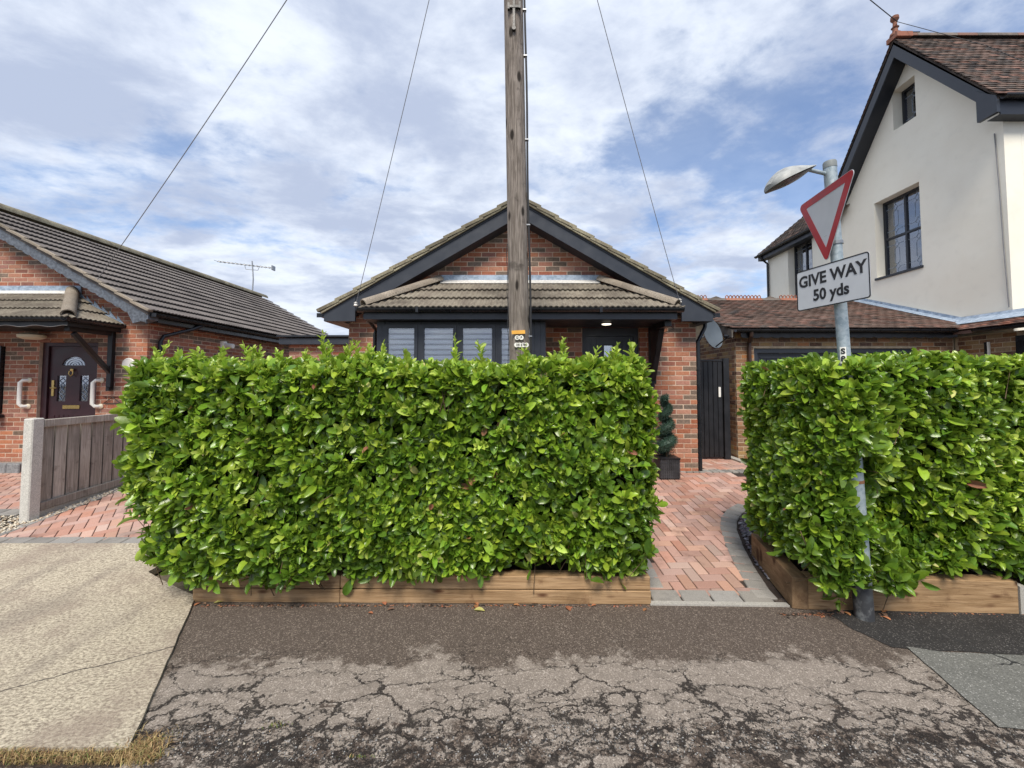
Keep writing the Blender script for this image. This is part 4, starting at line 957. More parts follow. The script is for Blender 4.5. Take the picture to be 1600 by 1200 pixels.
# barge boards with boxed ends
for s_, ex_ in ((1, EXL), (-1, EXR)):
    xe = ex_ + s_ * .03; y0 = YF + .012
    b = MB(); d_ = .215
    xb = ex_ + s_ * .50
    b.prism([(RX, y0, RZ - .055), (xb, y0, rz(xb) - .055), (xb, y0, rz(xb) - .055 - d_), (RX, y0, RZ - .055 - d_)], (0, .022, 0)); b.build('barge_board', ANTH, bg_)
    zb = 2.60 if s_ > 0 else 2.60
    b = MB(); b.prism([(xb, y0 - .01, rz(xb) - .05), (xe, y0 - .01, rz(xe) - .045), (xe, y0 - .01, zb), (xb - s_ * .0, y0 - .01, zb)], (0, .045, 0)); b.build('boxed_eave_end', ANTH, bg_, bevel=.004)
    b = MB(); b.box((xe, y0 + .04, zb), (xe + s_ * .02, YF + 7.6, rz(xe) - .05)); b.build('fascia', ANTH, bg_)
    b = MB(); b.box((xe + s_ * .022, y0 + .04, zb), (BX0 + .0 if s_ > 0 else BX1, YF + 7.6, zb + .012)); b.build('soffit', ANTHD, bg_)
    b = MB(); halfround(b, (xe - s_ * .055, y0 - .0, zb + .12), (xe - s_ * .055, YF + 7.6, zb + .12), .055, True, thick=.004); b.box((xe - s_ * .11, y0 - .004, zb + .06), (xe, y0 + .004, zb + .125)); b.build('gutter', BLACK, bg_)
b = MB(); b.prism([(EXL + .2, YF + .04, rz(EXL + .2) - .26), (RX, YF + .04, RZ - .275), (EXR - .2, YF + .04, rz(EXR - .2) - .26), (EXR - .2, YF + .04, rz(EXR - .2) - .25), (RX, YF + .04, RZ - .262), (EXL + .2, YF + .04, rz(EXL + .2) - .25)], (0, .27, 0)); b.build('verge_soffit', ANTHD, bg_)
# canopy roof over window and door
CYF, CZE, CZT = 5.60, 2.685, 3.235; cx0, cx1 = -2.08, 2.17; dpt = BY - CYF; pc = (CZT - CZE) / dpt; sc_ = math.hypot(1, pc)
ct = Bits(bg_, 'roof_tile', [TILE, TILEV]); upf = Vector((0, 1, pc)) / sc_
hipn = lambda sx: Vector((-sx, -1, 0)).normalized() if False else None
pL = (Vector((cx0, CYF, 0)), Vector((-1, 1, 0)).normalized()); pR = (Vector((cx1, CYF, 0)), Vector((1, 1, 0)).normalized()); pw = (Vector((0, BY - .004, 0)), Vector((0, 1, 0)))
kt3 = t_rolltile(.30, .40, .017)
tile_slope(ct, (cx0 + .02, CYF - .03, CZE + .0), (1, 0, 0), upf, 4.3, dpt * sc_, .30, dpt * sc_ / 3.0, (pL, pR, pw), kt3, lambda: 0, over=.03, seed=8)
upl = Vector((1, 0, pc)) / sc_; upr = Vector((-1, 0, pc)) / sc_
tile_slope(ct, (cx0 - .03, BY, CZE), (0, -1, 0), upl, .9, dpt * sc_, .30, dpt * sc_ / 3.0, ((pL[0], -pL[1]), pw), kt3, lambda: 0, over=.03, seed=9)
tile_slope(ct, (cx1 + .03, CYF, CZE), (0, 1, 0), upr, .9, dpt * sc_, .30, dpt * sc_ / 3.0, ((pR[0], -pR[1]), pw), kt3, lambda: 0, over=.03, seed=10)
ct.emit()
b = MB(); b.add([(cx0, CYF, CZE - .01), (cx1, CYF, CZE - .01), (cx1 - dpt, BY - .003, CZT - .012), (cx0 + dpt, BY - .003, CZT - .012), (cx0, BY - .003, CZE - .01), (cx1, BY - .003, CZE - .01)], [(0, 1, 2, 3), (0, 3, 4), (1, 5, 2)]); b.build('canopy_deck', ANTHD, bg_, recalc=False)
for (hx, s_) in ((cx0, 1), (cx1, -1)):
    p = Vector((hx, CYF, CZE + .045)); q = Vector((hx + s_ * (dpt - .03), BY - .03, CZT + .045))
    ridge_run(bg_, p, q, .085, .42, HIPT, 'hip_tile')
b = MB(); b.box((cx0 + dpt - .03, BY - .035, CZT - .0), (cx1 - dpt + .03, BY - .010, CZT + .135)); b.build('lead_flashing', LEAD, bg_)
b = MB(); b.prism([(cx0 + dpt - .02, BY - .11, CZT - .01), (cx0 + dpt - .02, BY - .036, CZT + .055), (cx0 + dpt - .02, BY - .036, CZT - .05)], (cx1 - cx0 - 2 * dpt + .04, 0, 0)); b.build('flashing_skirt', FILLET, bg_)
b = MB(); halfround(b, (cx0 - .06, CYF - .055, CZE - .005), (cx1 + .06, CYF - .055, CZE - .005), .056, True, thick=.004)
for gx in (cx0 - .06, cx1 + .056): b.prism([(gx, CYF - .11, CZE - .005), (gx, CYF, CZE - .005), (gx, CYF - .012, CZE - .045), (gx, CYF - .055, CZE - .062), (gx, CYF - .1, CZE - .045)], (.005, 0, 0))
b.build('gutter', BLACK, bg_)
for gx in (-1.35, -.1, 1.1):
    b = MB(); b.box((gx, CYF - .115, CZE - .066), (gx + .035, CYF - .004, CZE + .004)); b.build('gutter_joint', BLACK, bg_)
b = MB(); b.box((cx0, CYF, CZE - .145), (cx1, CYF + .02, CZE - .015)); b.build('fascia', ANTH, bg_)
for fx, s_ in ((cx0, 1), (cx1, -1)):
    b = MB(); b.box((fx, CYF + .022, CZE - .145), (fx + s_ * .02, BY - .012, CZE - .015)); b.build('fascia', ANTH, bg_)
b = MB(); b.box((cx0 + .022, CYF + .022, CZE - .143), (cx1 - .022, BY - .012, CZE - .132)); b.build('soffit', ANTHD, bg_)
# bay window under the canopy: four casements
WY = 5.82; wx0, wx1 = -1.97, .40; wz0, wz1 = 1.0, CZE - .144
b = MB(); b.box((wx0, WY, .31), (wx1, BY - .01, wz0 - .03)); b.build('bay_base', ANTH, bg_)
b = MB(); b.box((wx0 - .03, WY - .05, wz0 - .03), (wx1 + .03, WY + .1, wz0)); b.build('window_sill', ANTH, bg_)
for x in (wx0, wx1 - .07): b = MB(); b.box((x, WY + .0, wz0), (x + .07, BY - .01, wz1 - .002)); b.build('bay_side', ANTH, bg_)
edges = [wx0 + .075, -1.375, -.83, -.285, wx1 - .155]
for i in range(5):
    x = edges[i]; b = MB()
    if i == 0: b.box((wx0 + .072, WY, wz0), (x + .03, WY + .07, wz1 - .002))
    elif i == 4: b.box((x, WY, wz0), (wx1 - .072, WY + .07, wz1 - .002))
    else: b.box((x - .018, WY, wz0), (x + .018, WY + .07, wz1 - .002))
    b.build('mullion', ANTH, bg_)
b = MB(); b.box((wx0 + .11, WY + .012, wz1 - .045), (wx1 - .16, WY + .075, wz1 - .003)); b.build('head_frame', ANTH, bg_)
for i in range(4):
    x0 = edges[i] + (.032 if i == 0 else .02); x1 = edges[i + 1] - (.002 if i == 3 else .02); z1 = wz1 - .047; z0 = wz0 + .004
    fr_ = plate(rect(x0, z0, x1, z1), [rect(x0 + .048, z0 + .055, x1 - .048, z1 - .045)], (0, WY - .012, 0), (1, 0, 0), (0, 0, 1), (0, 1, 0), .055, 'window', ANTH, bg_, bevel=.004)
    b = MB(); b.box((x0 + .044, WY + .012, z0 + .05), (x1 - .044, WY + .018, z1 - .041)); b.build('pane', GLASSF, fr_)
    b = MB(); z = z0 + .07
    while z < z1 - .06: b.obox((0.5 * (x0 + x1), WY + .055, z), (1, 0, 0), Vector((0, .2, 1)).normalized(), Vector((0, -1, .2)).normalized(), x1 - x0 - .03, .050, .003); z += .074
    b.build('blind', BLINDM, fr_, kind='stuff')
b = MB(); b.box((wx0 + .08, WY + .3, wz0), (wx1 - .08, WY + .31, wz1 - .01)); b.build('room_shade', DARKIN, bg_)
# front door
dy = BY + .07
d_ = plate(rect(dor[0] + .002, dor[1], dor[2] - .002, dor[3] - .002), [rect(dor[0] + .075, dor[1] + .05, dor[2] - .075, dor[3] - .14)], (0, dy, 0), (1, 0, 0), (0, 0, 1), (0, 1, 0), .07, 'door_frame', ANTH, bg_, bevel=.004)
lf = plate(rect(1.10, dor[1] + .05, 1.84, dor[3] - .145), [rect(1.38, 1.15, 1.52, 2.27)], (0, dy + .02, 0), (1, 0, 0), (0, 0, 1), (0, 1, 0), .045, 'front_door', ANTH, bg_, bevel=.003)
b = MB(); b.box((1.375, dy + .035, 1.145), (1.525, dy + .045, 2.275)); b.build('door_glass', GLASSO, lf)
b = MB(); b.box((1.36, dy + .012, 1.13), (1.378, dy + .019, 2.29)); b.box((1.522, dy + .012, 1.13), (1.54, dy + .019, 2.29)); b.box((1.379, dy + .012, 2.272), (1.521, dy + .019, 2.29)); b.build('glass_trim', ANTHD, lf)
b = MB(); b.lathe((1.45, dy + .03, 2.02), [(.0, -.02), (.02, -.015), (.024, 0)], 12, axis='y'); b.lathe((1.45, dy + .01, 2.0), [(.025, -.006), (.025, .006)], 14, axis='y'); b.build('door_knocker', BLACK, lf)
b = MB(); b.box((1.78, dy - .01, 1.25), (1.80, dy + .016, 1.5)); b.build('handle', STEEL, lf)
for x in (1.17, 1.25, 1.66, 1.74):
    b = MB(); b.box((x, dy + .013, dor[1] + .1), (x + .012, dy + .019, dor[3] - .2)); b.build('door_rib', ANTHD, lf)
b = MB(); b.box((dor[0] + .01, BY + .13, dor[1]), (dor[2] - .01, BY + .2, dor[3] - .01)); b.build('hall_shade', DARKIN, bg_)
b = MB(); b.lathe((1.30, 6.02, CZE - .150), [(.07, 0), (.06, -.012), (.0, -.016)], 20); b.build('canopy_light', DOWNL, bg_)
b = MB(); b.lathe((1.30, 6.02, CZE - .144), [(.085, 0), (.085, -.008), (.072, -.009), (.072, 0)], 20); b.build('light_rim', ANTH, bg_)
# gallows brackets carrying the canopy
for x in (2.05, ):
    b = MB(); b.box((x, BY - .075, 1.66), (x + .10, BY - .012, CZE - .146)); b.box((x, CYF + .15, CZE - .225), (x + .10, BY - .077, CZE - .146))
    b.prism([(x + .01, BY - .076, 1.70), (x + .01, BY - .50, CZE - .227), (x + .01, BY - .076, CZE - .227)], (.08, 0, 0)); b.box((x + .02, BY - .10, 1.60), (x + .065, BY - .012, 1.66)); b.build('gallows_bracket', BLKW, bg_, bevel=.006)
b = MB(); b.box((2.00, BY - .03, 1.44), (2.09, BY - .008, 1.62)); b.build('number_plate', BLACK, bg_, bevel=.003)
# rainwater pipes
b = MB(); b.tube([(BX1 + .04, BY + .02, .31), (BX1 + .04, BY + .02, 2.33)], .034, 12); b.tube([(BX1 + .04, BY + .02, 2.33), (BX1 + .10, BY + .05, 2.42), (EXR + .02, BY + .1, 2.56), (EXR + .03, BY + .1, 2.64)], .03, 10)
for z in (.9, 1.9): b.lathe((BX1 + .04, BY + .02, z), [(.042, -.02), (.042, .02)], 12)
smooth_angle(b.build('downpipe', BLACK, bg_))
b = MB(); b.tube([(-2.22, BY - .035, .3), (-2.22, BY - .035, 2.44), (-2.19, BY - .06, 2.5), (-2.10, CYF + .1, 2.6)], .028, 10); smooth_angle(b.build('downpipe', BLACK, bg_))
for px, py in ((557, 476), (1061, 471)):
    p = at(px, py, YF - .03); b = MB(); b.tube([p + Vector((0, .05, .0)), p, p + Vector((.0, -.03, .03))], .012, 8); b.lathe(tuple(p + Vector((0, -.03, 0))), [(.012, -.03), (.03, -.02), (.018, 0), (.03, .02), (.012, .03)], 12); b.build('insulator', WHITEP, bg_)
p = at(557, 476, YF - .02); b = MB(); b.tube([p, p + Vector((.05, -.01, -.05)), Vector((-2.16, BY - .02, 2.66)), Vector((-2.17, BY - .02, 2.3)), Vector((-2.2, BY - .02, 1.4))], .006, 6); b.build('cable', RUBBER, bg_)
p = at(1061, 471, YF - .02); b = MB(); b.tube([p, p + Vector((-.04, .0, -.09)), Vector((2.33, BY - .02, 2.72)), Vector((2.38, BY - .02, 2.62)), Vector((2.45, BY - .02, 2.52)), Vector((2.3, BY - .02, 2.46)), Vector((2.16, BY - .02, 2.45))], .005, 6); b.build('cable', RUBBER, bg_)

# flat-roofed side part between the two bungalows
se = thing('side_extension', 'flat roofed red brick extension with black fascia, between the two bungalows', 'extension', (-4.3, 8.6, .3))
b = MB(); b.box((-4.72, 8.6, .25), (-2.66, 12.5, 2.44)); b.build('wall', MORT, se)
sb = Bits(se, 'brick', BRK, 120); brickwork(sb, (0, 8.6, 0), (1, 0, 0), (0, -1, 0), -4.72, -2.66, .3, 2.44, lambda v: [(-4.72, -2.68)], (.5, .3, .1, .1), seed=12); sb.emit()
b = MB(); b.box((-4.86, 8.46, 2.46), (-2.66, 12.6, 2.58)); b.build('fascia', ANTH, se)
b = MB(); b.box((-4.9, 8.42, 2.60), (-2.66, 12.62, 2.645)); b.build('roof_edge', BLACK, se, bevel=.006)
b = MB(); b.tube([(-2.98, 8.3, 2.66), (-3.0, 8.3, 2.88)], .05, 10); b.build('vent_pipe', BLACK, se)

# ------------------------------------------------------------------ neighbour bungalow on the left
LY = 7.1; LXC = -6.33; LRX, LRZ = -9.5, 4.80; LP = .572; LE = -6.10
lh = thing('bungalow', 'red brick bungalow with slate grey tiled roof and brown door, left edge of photo', 'house', (-9.5, LY, .15))
lz = lambda x: LRZ - LP * abs(x - LRX)
ld = (-8.17, .19, -7.17, 2.40)
plate([(-12.6, .1), (LXC, .1), (LXC, lz(LXC) - .2), (LRX, LRZ - .2), (-12.6, lz(-12.6) - .2)], [rect(*ld), rect(-11.2, 1.15, -8.75, 2.3)], (0, LY, 0), (1, 0, 0), (0, 0, 1), (0, 1, 0), .22, 'wall', MORT, lh)
b = MB(); b.box((LXC - .2, LY + .222, .1), (LXC, 15.3, 2.8)); b.build('wall', MORT, lh)
lb = Bits(lh, 'brick', BRK)
def left_ok(v):
    x0, x1 = -12.6, LXC + .006; lim = (LRZ - .22 - v) / LP
    if v > 2.5: x0, x1 = max(x0, LRX - lim), min(x1, LRX + lim)
    if v < ld[3]:
        if v > 1.15 and v < 2.3: return [(x0, -11.2), (-8.75, ld[0]), (ld[2], x1)]
        return [(x0, ld[0]), (ld[2], x1)]
    return [(x0, x1)] if x1 > x0 else []
brickwork(lb, (0, LY, 0), (1, 0, 0), (0, -1, 0), -10.3, LXC, .19, 4.5, lambda v: [(max(a, -10.3), c) for a, c in left_ok(v) if c > -10.3], (.5, .2, .15, .15), seed=21)
brickwork(lb, (LXC, 0, 0), (0, 1, 0), (1, 0, 0), LY, 15.2, .19, 2.75, lambda v: [(LY + .048, 15.2)], (.45, .15, .25, .15), seed=22)
lb.emit()
b = MB()
for i in range(12): b.box((-9.0 + i * .222, LY - .16, .12), (-9.0 + i * .222 + .215, LY - .012, .30 + .004 * (i % 3)))
pb = Bits(lh, 'plinth_block', [STONE], 40); kx = t_box(.215, .15, .19, .012)
for i in range(4): pb.add(kx, frame_m(Vector((-9.0 + i * .222, LY - .09, .245)), Vector((1, 0, 0)), Vector((0, 1, 0)), Vector((0, 0, 1))))
pb.emit()
lsl = math.hypot(1, LP); lupR = Vector((-1, 0, LP)) / lsl; LYF = LY - .28
lt = Bits(lh, 'roof_tile', [TILEL]); kl = t_rolltile(.30, .36, .012, .018, .045)
LRL = (LE - LRX) * lsl
tile_slope(lt, Vector((LE, LYF, lz(LE))) + Vector((LP, 0, 1)) / lsl * .02, (0, 1, 0), lupR, 8.7, LRL, .30, LRL / 13, (), kl, lambda: 0, over=.05, seed=23)
lt.emit()
b = MB()
for e_ in (LE, 2 * LRX - LE): b.prism([(e_, LYF + .01, lz(e_)), (LRX, LYF + .01, LRZ), (LRX, LYF + .01, LRZ - .06), (e_, LYF + .01, lz(e_) - .06)], (0, 8.7, 0))
b.build('roof_deck', TILEL, lh)
ridge_run(lh, (LRX, LYF, LRZ + .04), (LRX, LYF + 8.7, LRZ + .04), .13, .45, TILEV)
lv = Bits(lh, 'verge_tile', [HIPT], 60); g_ = LRL / 13; k = t_box(g_ + .04, .10, .04, .005); nz = Vector((LP, 0, 1)) / lsl
for i in range(13):
    a2 = (lupR - nz * .06).normalized(); n2 = a2.cross(Vector((0, 1, 0))); n2 = n2 if n2.z > 0 else -n2
    lv.add(k, frame_m(Vector((LE, LYF - .0, lz(LE))) + lupR * (g_ * (i + .5) - .02) + nz * .025, a2, Vector((0, 1, 0)), n2))
lv.emit()
GREYB = mat_plain('peeling_grey_paint', (.10, .115, .14), .6, var=.35, nscale=25, bstr=.5)
def scallop(b, p, q, dep, y0, th, wl=.16, amp=.022):
    """board from p to q (x, z) with a wavy lower edge"""
    L_ = math.dist(p, q); n_ = int(L_ / wl * 6); ux, uz = (q[0] - p[0]) / L_, (q[1] - p[1]) / L_
    top = [(p[0] + ux * L_ * i / n_, y0, p[1] + uz * L_ * i / n_) for i in range(n_ + 1)]; bot = [(t[0], y0, t[2] - dep - amp * abs(math.sin(math.pi * i / 6))) for i, t in enumerate(top)]
    V = top + bot + [(t[0], y0 + th, t[2]) for t in top] + [(t[0], y0 + th, t[2]) for t in bot]; m_ = n_ + 1
    V = [v if len(v) == 3 else v for v in V]; F = []
    for i in range(n_): F += [(i, i + 1, m_ + i + 1, m_ + i), (2 * m_ + i, 3 * m_ + i, 3 * m_ + i + 1, 2 * m_ + i + 1), (i, 2 * m_ + i, 2 * m_ + i + 1, i + 1), (m_ + i, m_ + i + 1, 3 * m_ + i + 1, 3 * m_ + i)]
    F += [(0, m_, 3 * m_, 2 * m_), (n_, 2 * m_ + n_, 3 * m_ + n_, m_ + n_)]
    b.add(V, F); return b
b = MB(); scallop(b, (LRX, LRZ - .03), (LE - .03, lz(LE - .03) - .03), .17, LYF + .012, .022); b.build('barge_board', GREYB, lh)
b = MB(); b.prism([(LXC - .02, LYF + .014, 2.66), (LE - .35, LYF + .014, lz(LE - .35) - .2), (LE + .0, LYF + .014, lz(LE) - .06), (LE + .0, LYF + .014, 2.73)], (0, .20, 0)); b.build('boxed_eave_end', GREYB, lh)
b = MB(); b.box((LE - .03, LYF + .22, 2.70), (LE - .01, 15.4, 2.85)); b.build('fascia', BLACK, lh)
b = MB(); b.box((LXC + .012, LYF + .22, 2.70), (LE - .032, 15.4, 2.712)); b.build('soffit', BLKW, lh)
b = MB(); halfround(b, (LE + .05, LYF + .05, 2.83), (LE + .05, 15.4, 2.83), .056, True, thick=.004); b.box((LE - .005, LYF + .045, 2.775), (LE + .105, LYF + .052, 2.835)); b.build('gutter', BLACK, lh)
b = MB(); b.tube([(LE + .04, 8.0, 2.79), (LE - .02, 7.8, 2.68), (LXC + .06, 7.35, 2.50), (LXC + .05, 7.3, 2.4), (LXC + .05, 7.3, .3)], .034, 10); smooth_angle(b.build('downpipe', BLACK, lh))
b = MB(); b.tube([(LXC + .02, 8.9, 2.49), (LXC + .24, 8.9, 2.46)], .05, 14); b.lathe((LXC + .02, 8.9, 2.49), [(.07, -.07), (.07, .07)], 12, axis='z'); smooth_angle(b.build('wall_lamp', WHITEP, lh))
# canopy on the neighbour's front
vx1 = -6.78; vyf = LY - .86; vze, vzt = 2.655, 3.20; vx0 = -12.0; vd = LY - vyf; vp = (vzt - vze) / vd; vs = math.hypot(1, vp)
vt2 = Bits(lh, 'roof_tile', [TILE]); pvR = (Vector((vx1, vyf, 0)), Vector((1, 1, 0)).normalized()); pvw = (Vector((0, LY - .004, 0)), Vector((0, 1, 0)))
tile_slope(vt2, (-10.05, vyf - .03, vze), (1, 0, 0), Vector((0, 1, vp)) / vs, 3.4, vd * vs, .30, vd * vs / 3, (pvR, pvw), kt3, lambda: 0, over=.03, seed=31)
tile_slope(vt2, (vx1 + .03, vyf, vze), (0, 1, 0), Vector((-1, 0, vp)) / vs, .9, vd * vs, .30, vd * vs / 3, ((pvR[0], -pvR[1]), pvw), kt3, lambda: 0, over=.03, seed=32)
vt2.emit()
b = MB(); b.add([(vx0, vyf, vze - .01), (vx1, vyf, vze - .01), (vx1 - vd, LY - .003, vzt - .012), (vx0, LY - .003, vzt - .012), (vx1, LY - .003, vze - .01)], [(0, 1, 2, 3), (1, 4, 2)]); b.build('canopy_deck', BLKW, lh, recalc=False)
ridge_run(lh, (vx1, vyf, vze + .05), (vx1 - vd + .02, LY - .03, vzt + .05), .085, .42, HIPT, 'hip_tile')
b = MB(); b.box((-12, LY - .035, vzt), (vx1 - vd + .16, LY - .01, vzt + .14)); b.build('lead_flashing', LEAD, lh)
b = MB(); b.prism([(-12, LY - .11, vzt - .01), (-12, LY - .036, vzt + .055), (-12, LY - .036, vzt - .05)], (12 + vx1 - vd, 0, 0)); b.build('flashing_skirt', FILLET, lh)
for i in range(6):
    x = vx1 - vd + .12 + i * .135; z = vzt - vp * (x - (vx1 - vd)); b = MB(); b.prism([(x, LY - .022, z + .13), (x + .15, LY - .022, z - .05), (x - .0, LY - .022, z + .0)], (0, .008, 0)); b.build('stepped_flashing', LEAD, lh)
b = MB(); b.beam((vx1 - vd, LY - .05, vzt + .02), (vx1 + .03, LY - .05, vze + .03), .07, .02); b.build('flashing_strip', LEAD, lh)
b = MB(); halfround(b, (-12, vyf - .055, vze - .005), (vx1 + .06, vyf - .055, vze - .005), .05, True, thick=.004); halfround(b, (vx1 + .055, vyf - .11, vze - .005), (vx1 + .055, LY - .02, vze - .005), .05, True, thick=.004); b.build('gutter', BLACK, lh)
b = MB()
n_ = 120; b.add([(-12 + (vx1 + 12) * i / n_, vyf - .0, vze - .02) for i in range(n_ + 1)] + [(-12 + (vx1 + 12) * i / n_, vyf, vze - .115 - .012 * math.sin(i * .62)) for i in range(n_ + 1)], [(i, i + 1, n_ + 2 + i, n_ + 1 + i) for i in range(n_)]); 
b.add([(vx1, vyf, vze - .02), (vx1, LY - .01, vze - .02), (vx1, LY - .01, vze - .12), (vx1, vyf, vze - .12)], [(0, 1, 2, 3)]); o = b.build('fascia', BLKW, lh, recalc=False)
b = MB(); b.tube([(-12 + (vx1 + 12) * i / n_, vyf - .004, vze - .118 - .012 * math.sin(i * .62)) for i in range(n_ + 1)], .004, 5); b.build('fascia_trim', CONCP, lh)
b = MB(); b.box((-12, vyf + .01, vze - .10), (vx1 - .01, LY - .01, vze - .09)); b.build('soffit', BLKW, lh)
bx = vx1 - .16; b = MB(); b.box((bx, LY - .08, 1.60), (bx + .08, LY - .012, vze - .102)); b.box((bx, vyf + .1, vze - .18), (bx + .08, LY - .082, vze - .102)); b.beam((bx + .04, LY - .05, 1.85), (bx + .04, vyf + .2, vze - .2), .06, .07); b.box((bx + .01, LY - .09, 1.54), (bx + .07, LY - .012, 1.60)); b.build('gallows_bracket', BLKW, lh, bevel=.006)
# brown front door
q = plate(rect(ld[0] + .003, ld[1], ld[2] - .003, ld[3] - .003), [rect(ld[0] + .10, ld[1] + .05, ld[2] - .08, ld[3] - .09)], (0, LY + .05, 0), (1, 0, 0), (0, 0, 1), (0, 1, 0), .08, 'door_frame', BROWND, lh, bevel=.005)
X0, X1 = ld[0] + .11, ld[2] - .09; xm = (X0 + X1) / 2
arch = [(xm + .20 * math.cos(a), 1.98 + .15 * math.sin(a)) for a in [math.pi * i / 10 for i in range(11)]]
lf2 = plate(rect(X0, .26, X1, ld[3] - .095), [arch, rect(xm - .27, 1.36, xm - .12, 1.80), rect(xm + .12, 1.36, xm + .27, 1.80)], (0, LY + .08, 0), (1, 0, 0), (0, 0, 1), (0, 1, 0), .045, 'front_door', BROWND, lh, bevel=.004)
b = MB(); b.add([(x, LY + .10, z) for x, z in arch], [tuple(range(11))]); b.build('arched_light', GLASSO, lf2)
for x in (xm - .27, xm + .12):
    b = MB(); b.box((x, LY + .10, 1.36), (x + .15, LY + .106, 1.80)); b.build('door_glass', GLASSO, lf2)
    b = MB()
    for s_ in (-1, 1): b.tube([(x + .075 + s_ * .05 * math.sin(t * 2.2), LY + .094, 1.38 + .40 * t / 6) for t in range(7)], .005, 5)
    b.build('leading', LEAD, lf2)
b = MB()
for k in range(4): b.tube([(xm + .05 * (k + .6) * math.cos(a), LY + .094, 1.985 + .035 * (k + .6) * math.sin(a)) for a in [math.pi * i / 8 for i in range(9)]], .004, 5)
b.build('leading', LEAD, lf2)
b = MB(); b.box((xm - .15, LY + .068, 1.23), (xm + .14, LY + .078, 1.295)); b.build('letterbox', BRASS, lf2, bevel=.004)
b = MB(); b.box((X0 + .05, LY + .066, 1.45), (X0 + .09, LY + .078, 1.72)); b.tube([(X0 + .07, LY + .06, 1.59), (X0 + .07, LY + .03, 1.59), (X0 + .17, LY + .03, 1.59)], .010, 8); b.build('handle', BRASS, lf2)
b = MB(); b.lathe((xm, LY + .05, 1.90), [(.016, -.012), (.03, 0), (.016, .02)], 12, axis='y'); b.tube([(xm - .03, LY + .045, 1.88), (xm - .035, LY + .04, 1.83), (xm, LY + .04, 1.79), (xm + .035, LY + .04, 1.83), (xm + .03, LY + .045, 1.88)], .009, 8); b.build('door_knocker', BRASS, lf2)
for i in range(7):
    b = MB(); b.box((X0 + .1 + i * .08, LY + .072, .4), (X0 + .112 + i * .08, LY + .079, 1.12)); b.build('door_rib', BROWND, lf2)
b = MB(); b.box((ld[0] + .02, LY + .15, .2), (ld[2] - .02, LY + .2, 2.38)); b.build('hall_shade', DARKIN, lh)
# window left of the door
wf = plate(rect(-11.2, 1.16, -8.76, 2.30), [rect(-11.1, 1.25, -10.3, 2.2), rect(-10.2, 1.25, -9.7, 2.2), rect(-9.6, 1.25, -8.83, 1.84), rect(-9.6, 1.9, -8.83, 2.22)], (0, LY - .06, 0), (1, 0, 0), (0, 0, 1), (0, 1, 0), .12, 'window', BLACK, lh, bevel=.005)
b = MB(); b.box((-11.15, LY, 1.2), (-8.8, LY + .01, 2.25)); b.build('pane', GLASS, wf)
b = MB(); b.box((-11.18, LY + .12, 1.18), (-8.78, LY + .13, 2.28)); b.build('net_curtain', CURT, wf)
b = MB(); b.box((-11.25, LY - .16, 1.09), (-8.70, LY - .012, 1.145)); b.build('window_sill', BLACK, lh, bevel=.006)
# grab rails, light, plaque
for x in (-8.30, -7.07):
    t = thing('grab_rail', 'cream grab rail on the brick wall, %s the brown door' % ('left of' if x < -8 else 'right of'), 'grab rail', (x, LY, 1.3), 'cream grab rails by the brown door')
    b = MB(); b.tube([(x, LY - .012, 1.72), (x - .04, LY - .07, 1.72), (x - .08, LY - .08, 1.68), (x - .08, LY - .08, 1.32), (x - .04, LY - .07, 1.28), (x, LY - .012, 1.28)], .029, 12); smooth_angle(b.build('bar', WHITEP, t))
    for z in (1.72, 1.28): b = MB(); b.lathe((x, LY - .008, z), [(.042, -.0), (.042, -.012), (.02, -.03)], 16, axis='y'); b.build('flange', CREAM, t)
t = MB(); t.lathe((-8.08, LY - .2, 2.50), [(.13, .0), (.17, -.03), (.165, -.07), (.10, -.10)], 24); smooth_angle(tag(t.build('porch_light', CREAM), 'oval cream porch light under the dark soffit above the brown door', 'light'), 40)
b = MB(); b.lathe((-6.62, LY - .02, 1.99), [(.11, .010), (.11, -.004), (.095, -.012), (.08, -.008)], 28, axis='y'); tag(b.build('wall_plaque', WHITEP), 'round white house number plaque on the brick wall above the hedge corner', 'plaque')
t = thing('basket_hook', 'small black wrought iron bracket on the brick wall right of the brown door', 'bracket', (-6.9, LY, 1.4))
b = MB(); b.tube([(-7.02, LY - .02, 1.44), (-6.72, LY - .02, 1.44)], .008, 6); b.tube([(-7.02, LY - .02, 1.33), (-6.72, LY - .02, 1.33)], .008, 6); b.tube([(-7.0, LY - .02, 1.34), (-6.87, LY - .02, 1.43), (-6.74, LY - .02, 1.34)], .006, 6); b.build('frame', BLKW, t)

# television aerial on the neighbour's ridge
tv = thing('television_aerial', 'long thin television aerial standing on the grey tiled ridge', 'aerial', (-9.5, 14.8, 4.85))
m0 = Vector((-9.5, 14.8, 4.85)); T = at(394, 408, 14.8)
b = MB(); b.tube([m0, Vector((-9.48, 14.8, 5.4)), T], .022, 8); b.build('mast', STEEL, tv)
A_, B_ = at(340, 408.5, 14.6), at(427, 419, 15.0); b = MB(); b.tube([A_, B_], .014, 6); b.build('boom', STEEL, tv)
c = (A_ + (B_ - A_) * .62); b = MB(); b.tube([c + Vector((-.28, 0, .02)), c + Vector((-.24, 0, -.13)), c + Vector((.2, 0, -.17)), c + Vector((.26, 0, -.02))], .010, 6); b.build('cradle', STEEL, tv)
for i in range(14):
    p = A_ + (B_ - A_) * (i / 13.5); b = MB(); b.tube([p + Vector((-.01, -.16, -.0)), p + Vector((.01, .16, 0))], .008, 5); b.tube([p + Vector((0, 0, -.025)), p + Vector((0, 0, .025))], .008, 5); b.build('element', STEEL, tv)
b = MB(); b.box(tuple(B_ + Vector((-.02, -.1, -.08))), tuple(B_ + Vector((.02, .1, .08)))); b.build('reflector', STEEL, tv)

